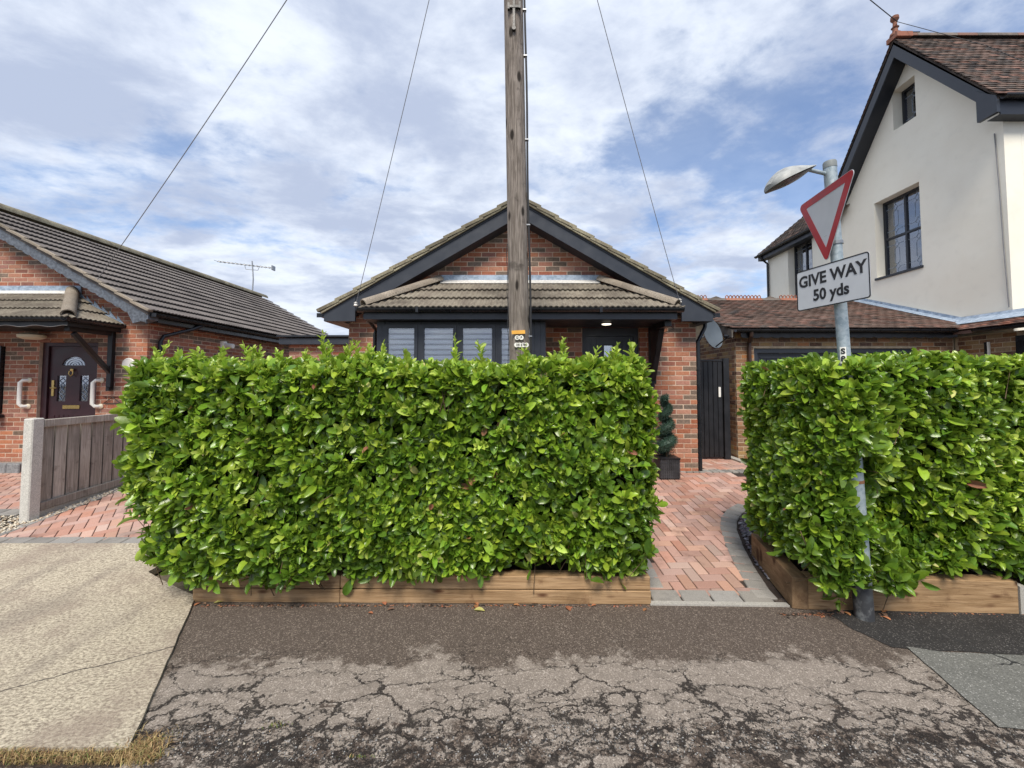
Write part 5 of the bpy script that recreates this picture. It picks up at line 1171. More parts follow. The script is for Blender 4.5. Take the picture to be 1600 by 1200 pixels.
# ------------------------------------------------------------------ garage between bungalow and white house
GY = 7.5; GZ = .31
ga = thing('garage', 'stock brick garage with brown clay tiled roof and black door, behind the right hedge', 'garage', (5.8, GY, GZ))
gd = (4.28, .3, 7.22, 2.30)
plate([(3.95, .25), (7.9, .25), (7.9, 2.62), (3.95, 2.62)], [rect(*gd)], (0, GY, 0), (1, 0, 0), (0, 0, 1), (0, 1, 0), .22, 'wall', MORTY, ga)
b = MB(); b.prism([(3.95, GY + .222, .25), (3.95, 12.8, .25), (3.95, 12.8, 2.6), (3.95, 10.2, 3.62), (3.95, GY + .222, 2.62)], (.2, 0, 0)); b.build('wall', MORTY, ga)
gb = Bits(ga, 'brick', BRKY)
brickwork(gb, (0, GY, 0), (1, 0, 0), (0, -1, 0), 3.95, 7.9, .31, 2.60, lambda v: [(3.95, gd[0]), (gd[2], 7.88)] if v < gd[3] else [(3.95, 7.88)], (.25, .45, .15, .15), seed=41)
brickwork(gb, (3.95, 0, 0), (0, 1, 0), (-1, 0, 0), GY, 10.5, .31, 2.60, lambda v: [(GY + .045, 10.5)], (.2, .4, .25, .15), seed=42)
gb.emit()
geY, geZ, grY, grZ = 7.34, 2.63, 10.25, 3.70; gsl = math.hypot(grY - geY, grZ - geZ); gup = Vector((0, grY - geY, grZ - geZ)) / gsl
b = MB(); b.prism([(3.82, geY, geZ), (3.82, grY, grZ), (3.82, 2 * grY - geY, geZ), (3.82, 2 * grY - geY, geZ - .05), (3.82, grY, grZ - .05), (3.82, geY, geZ - .05)], (4.46, 0, 0)); b.build('roof_deck', CLAY[2], ga)
gt = Bits(ga, 'roof_tile', CLAY); kf = t_flat(.165, .16)
rr_ = random.Random(5)
vall = (Vector((7.74, geY, 0)), Vector((1, -.55, 0)).normalized())
tile_slope(gt, (3.80, geY - .02, geZ + .012), (1, 0, 0), gup, 4.47, gsl, .165, .1, (), kf, lambda: rr_.choices((0, 1, 2), (.62, .24, .14))[0], True, .03, seed=43)
gt.emit()
# crested ridge
for i in range(10):
    x0 = 3.82 + i * .448; red = i in (3, 4, 6, 7, 9, 1); m_ = CLAYR if red else CLAYG
    b = MB(); b.prism([(x0, grY - .12, grZ - .01), (x0, grY, grZ + .075), (x0, grY + .12, grZ - .01), (x0, grY + .1, grZ - .02), (x0, grY, grZ + .055), (x0, grY - .1, grZ - .02)], (.44, 0, 0))
    if red:
        for k in range(5):
            cx_ = x0 + .045 + k * .088; b.tube([(cx_ - .036, grY, grZ + .07), (cx_ - .03, grY, grZ + .12), (cx_, grY, grZ + .145), (cx_ + .03, grY, grZ + .12), (cx_ + .036, grY, grZ + .07)], .012, 6)
    else: b.prism([(x0 + .05, grY - .012, grZ + .06), (x0 + .39, grY - .012, grZ + .06), (x0 + .22, grY - .012, grZ + .12)], (0, .024, 0))
    b.build('ridge_tile', m_, ga, label='red crested ridge tile with looped top' if red else 'plain grey ridge tile')
b = MB(); halfround(b, (3.84, geY - .06, geZ - .015), (7.75, geY - .06, geZ - .015), .055, True, thick=.004); b.build('gutter', BLACK, ga)
b = MB(); scallop(b, (3.97, geZ - .05), (7.8, geZ - .05), .09, geY + .0, .02, .18, .02); b.build('fascia', BLKW, ga)
b = MB()
zt = lambda y: geZ + (y - geY) * (grZ - geZ) / (grY - geY)
n_ = 60; top = [(3.80, geY + (grY - geY) * i / n_, zt(geY + (grY - geY) * i / n_) - .01) for i in range(n_ + 1)]; bot = [(3.80, t_[1], t_[2] - .14 - .03 * abs(math.sin(i * .5))) for i, t_ in enumerate(top)]
b.add(top + bot + [(x + .025, y, z) for x, y, z in top + bot], [(i, i + 1, n_ + 2 + i, n_ + 1 + i) for i in range(n_)] + [(2 * (n_ + 1) + i, 3 * (n_ + 1) + i, 3 * (n_ + 1) + i + 1, 2 * (n_ + 1) + i + 1) for i in range(n_)] + [(n_ + 1 + i, n_ + 2 + i, 3 * (n_ + 1) + i + 1, 3 * (n_ + 1) + i) for i in range(n_)] + [(0, n_ + 1, 3 * (n_ + 1), 2 * (n_ + 1))])
b.build('barge_board', mat_plain('weathered_dark_board', (.10, .09, .08), .8, var=.4, nscale=12, bstr=.5), ga)
b = MB(); b.tube([(4.12, geY - .06, geZ - .05), (4.12, geY - .05, geZ - .12), (4.17, GY - .05, geZ - .24), (4.17, GY - .05, .35)], .034, 10); smooth_angle(b.build('downpipe', mat_plain('brown_pipe', (.045, .025, .018), .4), ga))
gf = plate(rect(gd[0] + .003, gd[1], gd[2] - .003, gd[3] - .003), [rect(gd[0] + .08, gd[1], gd[2] - .08, gd[3] - .08)], (0, GY + .03, 0), (1, 0, 0), (0, 0, 1), (0, 1, 0), .1, 'door_frame', ANTH, ga)
b = MB(); b.box((gd[0] + .085, GY + .08, gd[1]), (gd[2] - .085, GY + .1, gd[3] - .085)); gdo = b.build('garage_door', ANTHD, ga)
b = MB(); b.box((gd[0] + .15, GY + .068, gd[3] - .17), (gd[2] - .15, GY + .078, gd[3] - .15)); b.build('door_trim', ANTH, gdo)
for i in range(26): b = MB(); b.box((gd[0] + .17 + i * .1, GY + .07, .4), (gd[0] + .255 + i * .1, GY + .079, gd[3] - .185)); b.build('door_board', ANTHD, gdo)
# narrow pent roof and brick return beside the garage
pn = thing('lean_to', 'low red tiled lean-to with brown brick wall at the foot of the cream house', 'lean-to', (8.0, 7.0, .31))
b = MB(); b.box((7.90, 5.9, .25), (8.1, 7.48, 2.50)); b.build('wall', MORTY, pn)
nb = Bits(pn, 'brick', BRKY); brickwork(nb, (7.9, 0, 0), (0, 1, 0), (-1, 0, 0), 6.2, 7.48, .31, 2.5, lambda v: [(6.55, 7.44)] , (.25, .45, .2, .1), seed=44); nb.emit()
pz0, pz1 = 2.575, 2.80; pu = Vector((.6, 0, pz1 - pz0)).normalized()
b = MB(); b.prism([(7.72, 5.5, pz0), (8.3, 5.5, pz1), (8.3, 5.5, pz1 - .05), (7.72, 5.5, pz0 - .05)], (0, 2.2, 0)); b.build('roof_deck', CLAY[1], pn)
nt = Bits(pn, 'roof_tile', [CLAY[1], CLAY[0], CLAYR]); rr_ = random.Random(6)
tile_slope(nt, (7.70, 7.78, pz0 + .012), (0, -1, 0), pu, 2.3, .55, .165, .1, (), kf, lambda: rr_.choices((0, 1, 2), (.6, .15, .25))[0], True, .02, seed=45); nt.emit()
b = MB(); b.prism([(8.02, 5.5, pz1 - .06), (8.285, 5.5, pz1 + .02), (8.285, 5.5, pz1 + .10), (8.26, 5.5, pz1 + .05)], (0, 2.35, 0)); b.build('lead_flashing', LEAD, pn)
b = MB(); halfround(b, (7.66, 5.5, pz0 - .01), (7.66, 6.95, pz0 - .01), .05, True, thick=.004); b.build('gutter', BLACK, pn)
b = MB(); b.box((7.86, 6.95, 1.2), (7.893, 6.985, 2.36)); b.box((7.86, 6.92, 1.2), (7.893, 6.94, 2.36), 1); b.build('wall_pipe', [BLACK, WHITEP], pn)
b = MB(); b.box((7.86, 5.9, 1.0), (7.885, 6.54, 2.42)); b.build('dark_opening', BLACK, pn)

# ------------------------------------------------------------------ cream house
WX = 8.30
wh = thing('house', 'tall cream rendered house with steep dark barge boards, right edge of photo', 'house', (11, 9, .2))
AY, AZ = 8.52, 8.95; WT = 1.375; fy0 = 6.92; ry0 = 13.62
wl_ = [(8.35, 4.0, 9.48, 5.83), (7.87, 7.20, 8.94, 8.14)]            # y0 z0 y1 z1 reveals facing the driveway
w1 = (8.42, 4.08, 9.50, 5.83); w2 = (8.42, 7.22, 8.94, 8.10); w3 = (11.55, 4.08, 12.6, 5.83)
zg = lambda y: AZ - .16 - WT * abs(y - AY)
ye = AY + (AZ - .16 - 6.0) / WT
plate([(fy0, .2), (ry0, .2), (ry0, 5.9), (ye, 5.9), (ye, 6.0), (AY, AZ - .16), (fy0, zg(fy0))], [rect(*w1), rect(*w2), rect(*w3)], (WX, 0, 0), (0, 1, 0), (0, 0, 1), (1, 0, 0), .30, 'wall', STUCCO, wh)
b = MB(); b.box((WX + .302, fy0, .2), (16, fy0 + .3, 6.45)); b.build('wall', STUCCO, wh)
b = MB(); b.box((WX + .302, ry0 - .3, .2), (16, ry0, 5.85)); b.build('wall', STUCCO, wh)
def leaded_window(y0, z0, y1, z1, cols, rows, xw):
    F_ = .055; holes = []; mw = .045; W_ = (y1 - y0 - 2 * F_ - (cols - 1) * mw) / cols; H_ = (z1 - z0 - 2 * F_ - (rows - 1) * mw) / rows
    cells = [(y0 + F_ + c * (W_ + mw), z0 + F_ + r_ * (H_ + mw)) for c in range(cols) for r_ in range(rows)]
    f_ = plate(rect(y0, z0, y1, z1), [rect(a, c, a + W_, c + H_) for a, c in cells], (xw, 0, 0), (0, 1, 0), (0, 0, 1), (1, 0, 0), .06, 'window', ANTHD, wh, bevel=.004)
    for a, c in cells:
        b = MB(); b.box((xw + .03, a - .005, c - .005), (xw + .036, a + W_ + .005, c + H_ + .005)); b.build('pane', GLASS, f_)
        b = MB(); x = xw + .026; cm = a + W_ / 2
        def ln(p, q): b.tube([(x, p[0], p[1]), (x, q[0], q[1])], .0045, 4)
        for zz in ((c + H_ * .18, c + H_ * .82) if H_ > .5 else (c + H_ * .5,)):
            dd = .055; P4 = [(cm, zz - dd * 1.2), (cm + dd, zz), (cm, zz + dd * 1.2), (cm - dd, zz)]
            for i in range(4): ln(P4[i], P4[(i + 1) % 4])
            ln((a, zz), (cm - dd, zz)); ln((cm + dd, zz), (a + W_, zz))
        zs = [c, c + H_ * .18, c + H_ * .82, c + H_] if H_ > .5 else [c, c + H_ * .5, c + H_]
        for za, zb in zip(zs[:-1], zs[1:]):
            g0 = .066 if za != c else 0; g1 = .066 if zb != c + H_ else 0
            if za == c or zb == c + H_: ln((cm, za + g0), (cm, zb - g1))
            else:
                for s_ in (-1, 1): ln((cm + s_ * .055, za + .1), (cm + s_ * .055, zb - .1)); ln((cm, za + .066), (cm + s_ * .055, za + .1)); ln((cm, zb - .066), (cm + s_ * .055, zb - .1))
        b.build('leading', LEAD, f_)
    b = MB(); n_ = 24; L_ = (y1 - y0) * .98; V = []
    for i in range(n_ + 1): y = y0 + .01 + L_ * i / n_; V += [(xw + .16 + .02 * math.sin(i * 1.9), y, z0 + .02), (xw + .16 + .02 * math.sin(i * 1.9), y, z1 - .02)]
    b.add(V, [(2 * i, 2 * i + 2, 2 * i + 3, 2 * i + 1) for i in range(n_) if not (n_ * .78 < i < n_ * .92)]); b.build('curtain', CURT, f_)
    b = MB(); b.box((xw + .5, y0 - .1, z0 - .1), (xw + .52, y1 + .1, z1 + .1)); b.build('room_shade', DARKIN, f_)
    return f_
leaded_window(*w1, 2, 2, WX + .20); leaded_window(*w2, 1, 1, WX + .21); leaded_window(*w3, 2, 2, WX + .20)
b = MB(); b.box((WX - .03, w1[0] - .02, w1[1] - .05), (WX + .2, w1[2] + .03, w1[1] - .002)); b.build('window_sill', ANTHD, wh)
# main roof
wsl = math.hypot(1, WT); wF = Vector((0, 1, WT)) / wsl; wB = Vector((0, -1, WT)) / wsl; VX = 7.98
eF = 6.72; zeF = AZ - WT * (AY - eF); eBk = AY + (AY - eF) + .1; zeB = AZ - WT * (eBk - AY)
b = MB(); b.prism([(VX, eF, zeF), (VX, AY, AZ), (VX, eBk, zeB), (VX, eBk, zeB - .08), (VX, AY, AZ - .11), (VX, eF, zeF - .08)], (8.2, 0, 0)); b.build('roof_deck', CLAY[2], wh)
rr_ = random.Random(9)
wt = Bits(wh, 'roof_tile', CLAY)
tile_slope(wt, (VX - .02, eF - .03, zeF - .02), (1, 0, 0), wF, 5.0, (AY - eF) * wsl, .165, .1, ((Vector((VX - .03, 0, 0)), Vector((-1, 0, 0))),), kf, lambda: rr_.choices((0, 1, 2), (.36, .14, .50))[0], True, .035, seed=51)
tile_slope(wt, (VX + .5, eBk, zeB + .01), (-1, 0, 0), wB, .5, (eBk - AY) * wsl, .165, .1, ((Vector((VX - .02, 0, 0)), Vector((-1, 0, 0))),), kf, lambda: rr_.choices((0, 1, 2), (.4, .2, .4))[0], True, .02, seed=52)
wt.emit()
for i in range(14):
    x0 = VX + i * .42; b = MB(); halfround(b, (x0, AY, AZ + .0), (x0 + .415, AY, AZ + .0), .12, False, thick=.016); smooth_angle(b.build('ridge_tile', CLAYG if i % 3 else CLAY[1], wh))
b = MB(); b.lathe((VX + .05, AY, AZ + .08), [(.10, 0), (.09, .05), (.05, .08), (.045, .16), (.07, .18), (.04, .20), (.035, .30), (.05, .32), (.075, .36), (.07, .42), (.03, .45)], 16); b.box((VX - .03, AY - .13, AZ - .02), (VX + .3, AY + .13, AZ + .08)); smooth_angle(b.build('finial', CLAYR, wh))
# barge boards: facing the driveway
b = MB(); d_ = .27; b.prism([(VX + .0, AY, AZ - .05), (VX, eF + .05, zeF + .02), (VX, eF + .05, zeF - .27), (VX, AY, AZ - .05 - d_ * 1.25)], (.03, 0, 0)); b.build('barge_board', ANTH, wh)
b = MB(); b.prism([(VX + .0, AY, AZ - .05), (VX, eBk, zeB - .03), (VX, eBk, zeB - .34), (VX, AY, AZ - .05 - d_ * 1.25)], (.03, 0, 0)); b.build('barge_board', ANTH, wh)
b = MB(); b.prism([(VX - .012, eF - .0, zeF - .02), (VX - .012, eF + .30, zeF + .26), (VX - .012, eF + .30, zeF - .30), (VX - .012, eF - .0, zeF - .30)], (.06, 0, 0)); b.build('boxed_eave_end', ANTH, wh)
b = MB()
for yy, zb_, ee, ze in ((AY, AZ - .37, eF, zeF - .27), (AY, AZ - .37, eBk, zeB - .33)): b.add([(VX + .03, yy, zb_), (WX - .003, yy, zb_), (WX - .003, ee, ze), (VX + .03, ee, ze)], [(0, 1, 2, 3)])
b.build('verge_soffit', ANTHD, wh, recalc=False)
b = MB(); b.box((VX + .05, eF + .0, zeF - .34), (16, eF + .02, zeF - .08)); b.build('fascia', ANTHD, wh)
b = MB(); b.box((VX + .05, eF + .022, zeF - .34), (16, fy0 - .003, zeF - .33)); b.build('soffit', ANTHD, wh)
b = MB(); halfround(b, (VX + .04, eF - .06, zeF - .05), (16, eF - .06, zeF - .05), .06, True, thick=.004); b.build('gutter', BLACK, wh)
b = MB(); b.tube([(WX - .015, fy0 + .12, 6.0), (WX - .012, fy0 + .09, 5.0), (WX - .015, fy0 + .07, 4.0), (WX - .012, fy0 + .04, 2.95)], .009, 6); b.build('cable', WIREG, wh)
# rear wing
ez = 5.93; wp = .83; rgx = 10.7; rgz = ez + (rgx - 8.1) * wp; ws2 = math.hypot(1, wp)
b = MB(); b.prism([(8.1, 10.46, ez), (rgx, 10.46, rgz), (13.3, 10.46, ez), (13.3, 10.46, ez - .08), (rgx, 10.46, rgz - .1), (8.1, 10.46, ez - .06)], (0, 3.34, 0)); b.build('roof_deck', CLAY[2], wh)
w3t = Bits(wh, 'wing_roof_tile', [CLAY[2], CLAY[0], CLAY[1]], 120); rr_ = random.Random(19)
tile_slope(w3t, (8.07, 13.82, ez + .01), (0, -1, 0), Vector((1, 0, wp)) / ws2, 3.34, 2.6, .165, .1, (), kf, lambda: rr_.choices((0, 1, 2), (.75, .2, .05))[0], True, .03, seed=53); w3t.emit()
b = MB(); halfround(b, (8.04, 10.5, ez - .03), (8.04, 13.85, ez - .03), .06, True, thick=.004); b.build('gutter', BLACK, wh)
b = MB(); b.box((8.09, 10.5, ez - .20), (8.11, 13.8, ez - .05)); b.build('fascia', ANTHD, wh)
b = MB(); b.box((8.112, 10.5, ez - .20), (WX - .003, 13.8, ez - .19)); b.build('soffit', ANTHD, wh)
b = MB(); b.tube([(8.04, 13.6, ez - .08), (8.1, 13.58, ez - .2), (WX - .05, 13.55, ez - .35), (WX - .05, 13.55, 3.2)], .035, 8); b.build('downpipe', BLACK, wh)
# lead soaker line where the garage roof meets the wall
y0_, y1_ = 7.72, 10.2
for i in range(6):
    ya = y0_ + (y1_ - y0_) * i / 6; yb = y0_ + (y1_ - y0_) * (i + 1.03) / 6; za, zb_ = zt(ya) + .02, zt(yb) + .02
    b = MB(); b.prism([(WX - .014 - .001 * (i % 2), ya, za - .05), (WX - .014, yb, zb_ - .05), (WX - .014, yb, zb_ + .11), (WX - .014, ya, za + .11)], (.010, 0, 0)); b.prism([(WX - .16, ya, za + .02), (WX - .016, ya, za + .05), (WX - .016, yb, zb_ + .05), (WX - .16, yb, zb_ + .02)], (0, 0, .006)); b.build('lead_flashing', LEAD, wh)

# ------------------------------------------------------------------ side gate, dish, topiary
gt_ = thing('side_gate', 'tall black boarded side gate between the bungalow and the garage', 'gate', (3.56, 7.5, .31))
gx0, gx1 = 3.02, 3.80
n_ = 8; wd = (gx1 - gx0 - .10) / n_
for i in range(n_): b = MB(); b.box((gx0 + i * wd, 7.50, .35), (gx0 + (i + 1) * wd - .008, 7.52, 2.06)); b.build('board', BLKW, gt_, bevel=.002)
b = MB(); b.box((gx0 - .03, 7.522, .35), (gx1 - .08, 7.53, 2.05)); b.build('backing_panel', BLKW, gt_)
for z in (.5, 1.2, 1.9): b = MB(); b.box((gx0, 7.532, z), (gx1 - .1, 7.56, z + .1)); b.build('rail', BLKW, gt_)
b = MB(); b.box((gx0 - .02, 7.49, 2.062), (gx1 - .075, 7.53, 2.10)); b.build('rail', BLKW, gt_, bevel=.003)
b = MB(); b.box((gx1 - .095, 7.47, .31), (gx1 + .01, 7.56, 2.12)); b.build('gate_post', BLKW, gt_, bevel=.004)
b = MB(); b.box((2.99, 7.47, .31), (3.0 + .015, 7.56, 2.1)); b.build('gate_post', BLKW, gt_)
b = MB(); b.box((3.62, 7.485, 1.42), (3.66, 7.498, 1.60)); b.build('lock_plate', WHITEP, gt_, bevel=.003)
b = MB(); b.box((3.81, GY - .35, .31), (3.93, GY + .5, .34)); b.build('threshold', CONC, gt_)
sdh = thing('satellite_dish', 'grey satellite dish in the gap between the bungalow eave and the garage', 'satellite dish', (3.35, 7.2, 2.3))
c = at(1110, 522, 7.05); n_ = Vector((.45, -.85, .25)).normalized(); a_ = n_.cross(Vector((0, 0, 1))).normalized(); u_ = a_.cross(n_)
b = MB(); V = []; rings = 6; seg = 28
for r_ in range(rings + 1):
    f_ = r_ / rings
    for k in range(seg): t_ = 2 * math.pi * k / seg; V.append(c + a_ * (.235 * f_ * math.cos(t_)) + u_ * (.27 * f_ * math.sin(t_)) + n_ * (.05 * f_ * f_))
Fq = [(r_ * seg + k, r_ * seg + (k + 1) % seg, (r_ + 1) * seg + (k + 1) % seg, (r_ + 1) * seg + k) for r_ in range(rings) for k in range(seg)]
b.add(V, Fq); o = b.build('reflector', mat_plain('dish_grey', (.085, .105, .125), .45), sdh, recalc=False); smooth_angle(o)
b = MB(); f0 = c - u_ * .25; f1 = c - u_ * .16 + n_ * .30 + a_ * .0; b.tube([f0, f1], .012, 8); b.tube([f1, f1 + u_ * .03 - n_ * .06], .028, 10); b.build('feed_arm', BLACK, sdh)
b = MB(); b.tube([c - n_ * .01, c - n_ * .12, Vector((2.83, 7.25, 2.25))], .018, 8); b.build('wall_mount', STEEL, sdh)

def spiral_topiary(cx_, cy_, z0):
    t = thing('topiary', 'dark green spiral topiary in a black square planter beside the brick pier', 'topiary', (cx_, cy_, z0))
    b = MB(); b.prism([(cx_ - .13, cy_ - .13, z0), (cx_ + .13, cy_ - .13, z0), (cx_ + .13, cy_ + .13, z0), (cx_ - .13, cy_ + .13, z0)], (0, 0, .27)); b.build('pot', BLKW, t)
    b = MB()
    for k in range(13): z = z0 + .012 + k * .0215; b.box((cx_ - .145, cy_ - .145, z), (cx_ + .145, cy_ - .132, z + .015)); b.box((cx_ + .132, cy_ - .13, z), (cx_ + .145, cy_ + .145, z + .015)); b.box((cx_ - .145, cy_ - .13, z), (cx_ - .132, cy_ + .145, z + .015))
    for k in range(9): x = cx_ - .13 + k * .031; b.box((x, cy_ - .15, z0), (x + .012, cy_ - .146, z0 + .285))
    b.build('wicker_weave', mat_plain('black_wicker', (.045, .045, .05), .5, var=.4), t, kind='stuff')
    b = MB(); b.box((cx_ - .15, cy_ - .155, z0 + .283), (cx_ + .15, cy_ + .15, z0 + .30)); b.build('pot_rim', BLKW, t)
    b = MB(); b.tube([(cx_, cy_, z0 + .29), (cx_, cy_, z0 + 1.12)], [.014, .008], 8); b.build('trunk', STEM, t)
    rr = np.random.default_rng(4); n = 15000; s = rr.random(n); ang = s * 2 * math.pi * 3.6 + .8; H = .30 + .82 * s; Rr = .060 * (1 - s) + .025; tr = (.098 - .05 * s)
    P0 = np.stack([cx_ + Rr * np.cos(ang), cy_ + Rr * np.sin(ang), z0 + .06 + H], -1); d = norm(rr.normal(0, 1, (n, 3))); P = P0 + d * (tr * rr.uniform(.75, 1.05, n))[:, None]
    ld = norm(d + rr.normal(0, .45, (n, 3))); wv = norm(np.cross(ld, rr.normal(0, 1, (n, 3)))); L_ = rr.uniform(.014, .034, n)[:, None]
    V = np.stack([P - wv * .003, P + wv * .003, P + ld * L_], 1).reshape(-1, 3); F = np.arange(3 * n).reshape(-1, 3)
    raw('foliage', V, F, (rr.random(n) < .35).astype(int), CONIF, t, kind='stuff')
    b = MB(); prev = [(float(cx_ + (.060 * (1 - q) + .025) * math.cos(q * 22.62 + .8)), float(cy_ + (.060 * (1 - q) + .025) * math.sin(q * 22.62 + .8)), z0 + .36 + .82 * q) for q in [i / 60 for i in range(61)]]
    b.tube(prev, [(.098 - .05 * i / 60) * .75 for i in range(61)], 8); b.build('inner_core', CONIF[0], t)
spiral_topiary(2.215, 6.22, .29)

# ------------------------------------------------------------------ fence on the left
FX = -5.47
fn = thing('garden_fence', 'low weathered board fence on a concrete gravel board between the left driveways', 'fence', (FX, 6, .15))
py = 4.74; b = MB(); b.box((FX - .06, py - .06, .05), (FX + .05, py + .06, 1.28)); b.prism([(FX - .07, py - .07, 1.33), (FX + .07, py - .07, 1.33), (FX + .07, py + .07, 1.33), (FX - .07, py + .07, 1.33)], (0, 0, .0)) if False else None
o = b.build('post', CONCP, fn, bevel=.010, label='pale concrete fence post at the near end')
yb0 = py + .062; yb1 = 8.4
b = MB(); b.prism([(FX - .02, yb0, .12), (FX - .02, yb1, .25), (FX - .02, yb1, .42), (FX - .02, yb0, .22)], (.05, 0, 0)); b.build('gravel_board', CONC, fn)
b = MB(); b.beam((FX + .02, yb0, 1.215), (FX + .02, yb1, 1.23), .06, .085); b.build('rail', FENCEW, fn, bevel=.004)
b = MB(); b.beam((FX + .02, yb0, .27), (FX + .02, yb1, .47), .045, .09); b.build('rail', FENCEW, fn, bevel=.004)
b = MB(); b.box((FX - .035, yb0, .30), (FX - .025, yb1, 1.20)); b.build('gap_shade', BLKW, fn)  # black sheet added behind the boards, its colour standing for shade in the gaps
y = yb0 + .005; i = 0
while y < yb1 - .1:
    wd = random.uniform(.105, .125); z0 = .27 + (y - yb0) * .05; b = MB(); a_ = Vector((.10 * (1), .0, 0))
    j_ = random.uniform(-.003, .003); b.prism([(FX + .004 + j_, y, z0), (FX + .016 + j_, y + wd, z0), (FX - .002 + j_, y + wd, z0), (FX - .014 + j_, y, z0)], (0, 0, 1.172 - z0)); b.build('fence_board', FENCEW, fn); y += wd + .030

# ------------------------------------------------------------------ utility pole and wires
PY = 4.25
pt = at(802.5, 0, PY); pb_ = at(811.5, 550, PY); dpx = (pt - pb_) / (pt.z - pb_.z)
pole_x = lambda z: pb_ + dpx * (z - pb_.z)
up_ = thing('utility_pole', 'weathered timber utility pole standing behind the wide laurel hedge', 'utility pole', tuple(pole_x(.1)))
V = []; n_ = 40; zs = [0.05 + (9.35) * i / 60 for i in range(61)]; rrp = np.random.default_rng(2); ph = rrp.uniform(0, 6.28, 6)
def prad(a, z): return (.1065 - .0012 * z) * (1 + .012 * math.sin(3 * a + ph[0] + z * .4) + .010 * math.sin(7 * a + ph[1] + .3 * z) + .012 * math.sin(17 * a + ph[2] + .25 * math.sin(z * 1.5)) + .008 * math.sin(29 * a + ph[3] + z * .7))
n_ = 72
for z in zs:
    c = pole_x(z)
    for k in range(n_): a = 2 * math.pi * k / n_; r_ = prad(a, z); V.append((c.x + r_ * math.cos(a), c.y + r_ * math.sin(a), z))
Fq = [(i * n_ + k, i * n_ + (k + 1) % n_, (i + 1) * n_ + (k + 1) % n_, (i + 1) * n_ + k) for i in range(60) for k in range(n_)] + [tuple(range(60 * n_, 61 * n_))]
b = MB(); b.add(V, Fq); o = b.build('shaft', POLEW, up_); o.data.shade_smooth()
b = MB(); side = [pole_x(z) + Vector((.118 + .004 * math.sin(z * 3), -.03, 0)) for z in [.3 + .25 * i for i in range(36)]]; b.tube(side, .011, 8); b.build('cable', RUBBER, up_)
b = MB(); side = [pole_x(z) + Vector((-.105 - .012 * math.sin(z * 9) ** 2, -.06, 0)) for z in [.6 + .1 * i for i in range(26)]]; b.tube(side, .004, 6); b.build('thin_cable', RUBBER, up_)
for z in (2.15, 3.3, 5.1, 5.6, 4.2):
    c = pole_x(z); b = MB(); b.box((c.x + .095, c.y - .046, z), (c.x + .132, c.y - .01, z + .012)); b.build('cable_clip', STEEL, up_)
c = pole_x(5.5); b = MB(); b.box((c.x - .012, c.y - .125, 5.35), (c.x + .012, c.y - .1, 5.72)); b.box((c.x - .06, c.y - .128, 5.55), (c.x + .07, c.y - .10, 5.575)); b.box((c.x - .065, c.y - .135, 5.53), (c.x - .045, c.y - .10, 5.60)); b.box((c.x + .05, c.y - .135, 5.54), (c.x + .07, c.y - .10, 5.61)); b.lathe((c.x, c.y - .115, 5.33), [(.02, -.015), (.02, .015)], 10, axis='y'); b.build('step_bracket', BLKW, up_)
c = at(810, 519, PY - .115); b = MB(); b.obox(c, Vector((1, 0, .04)).normalized(), (0, 1, 0), Vector((-.04, 0, 1)).normalized(), .135, .004, .036); b.build('name_tag', YELT, up_)
for px, py_, ch in ((808, 527.5, 'G'), (814.5, 527.5, 'P'), (807, 539, '1'), (812, 539, '1'), (817.5, 539, '7'), (822.5, 539, '0')):
    c = at(px, py_, PY - .118); b = MB(); b.lathe(tuple(c), [(.023, .003), (.023, -.003)], 18, axis='y'); dd = b.build('number_disc', WHITEP, up_)
    lettering(ch, .035, c + Vector((0, -.0045, 0)), (1, 0, 0), (0, 0, 1), (0, -1, 0), 'numeral', TAGK, dd, .001, .0006)
top = pole_x(9.15)
b = MB(); b.box((top.x - .3, top.y - .14, 9.0), (top.x + .3, top.y - .10, 9.06)); b.build('crossarm', STEEL, up_)
def wire(a_, c_, sag, label, r_=.0045, m=WIREG):
    a_, c_ = Vector(a_), Vector(c_); pts = [a_ + (c_ - a_) * (i / 24) + Vector((0, 0, -sag * 4 * (i / 24) * (1 - i / 24))) for i in range(25)]; b = MB(); b.tube(pts, r_, 6); o = b.build('overhead_wire', m); o['label'] = label; o['category'] = 'wire'; o['group'] = 'wires from the utility pole'; return o
hd = Vector((top.x, top.y - .12, 9.03))
wire(hd + Vector((-.28, 0, 0)), at(150, 440, LYF - .02), .12, 'overhead wire running down to the barge board of the grey roofed bungalow on the left', .006)
wire(hd + Vector((-.1, 0, 0)), at(557, 472, YF - .06), .10, 'overhead wire running down to the left eave of the middle bungalow')
wire(hd + Vector((.1, 0, 0)), at(1061, 468, YF - .06), .10, 'overhead wire running down to the right eave of the middle bungalow')
wire(hd + Vector((.28, 0, 0)), (VX - .02, eF + .2, 6.45), .05, 'hidden') if False else None
fin = Vector((VX + .05, AY - .06, AZ + .34)); wire(hd + Vector((.28, 0, 0)), fin, .12, 'overhead wire running to the finial of the cream house', .009, RUBBER)
b = MB(); b.tube([fin, (VX + .9, 7.6, AZ - .9), (VX + 1.1, 6.9, 7.0)], .006, 5); b.build('cable', RUBBER, wh)

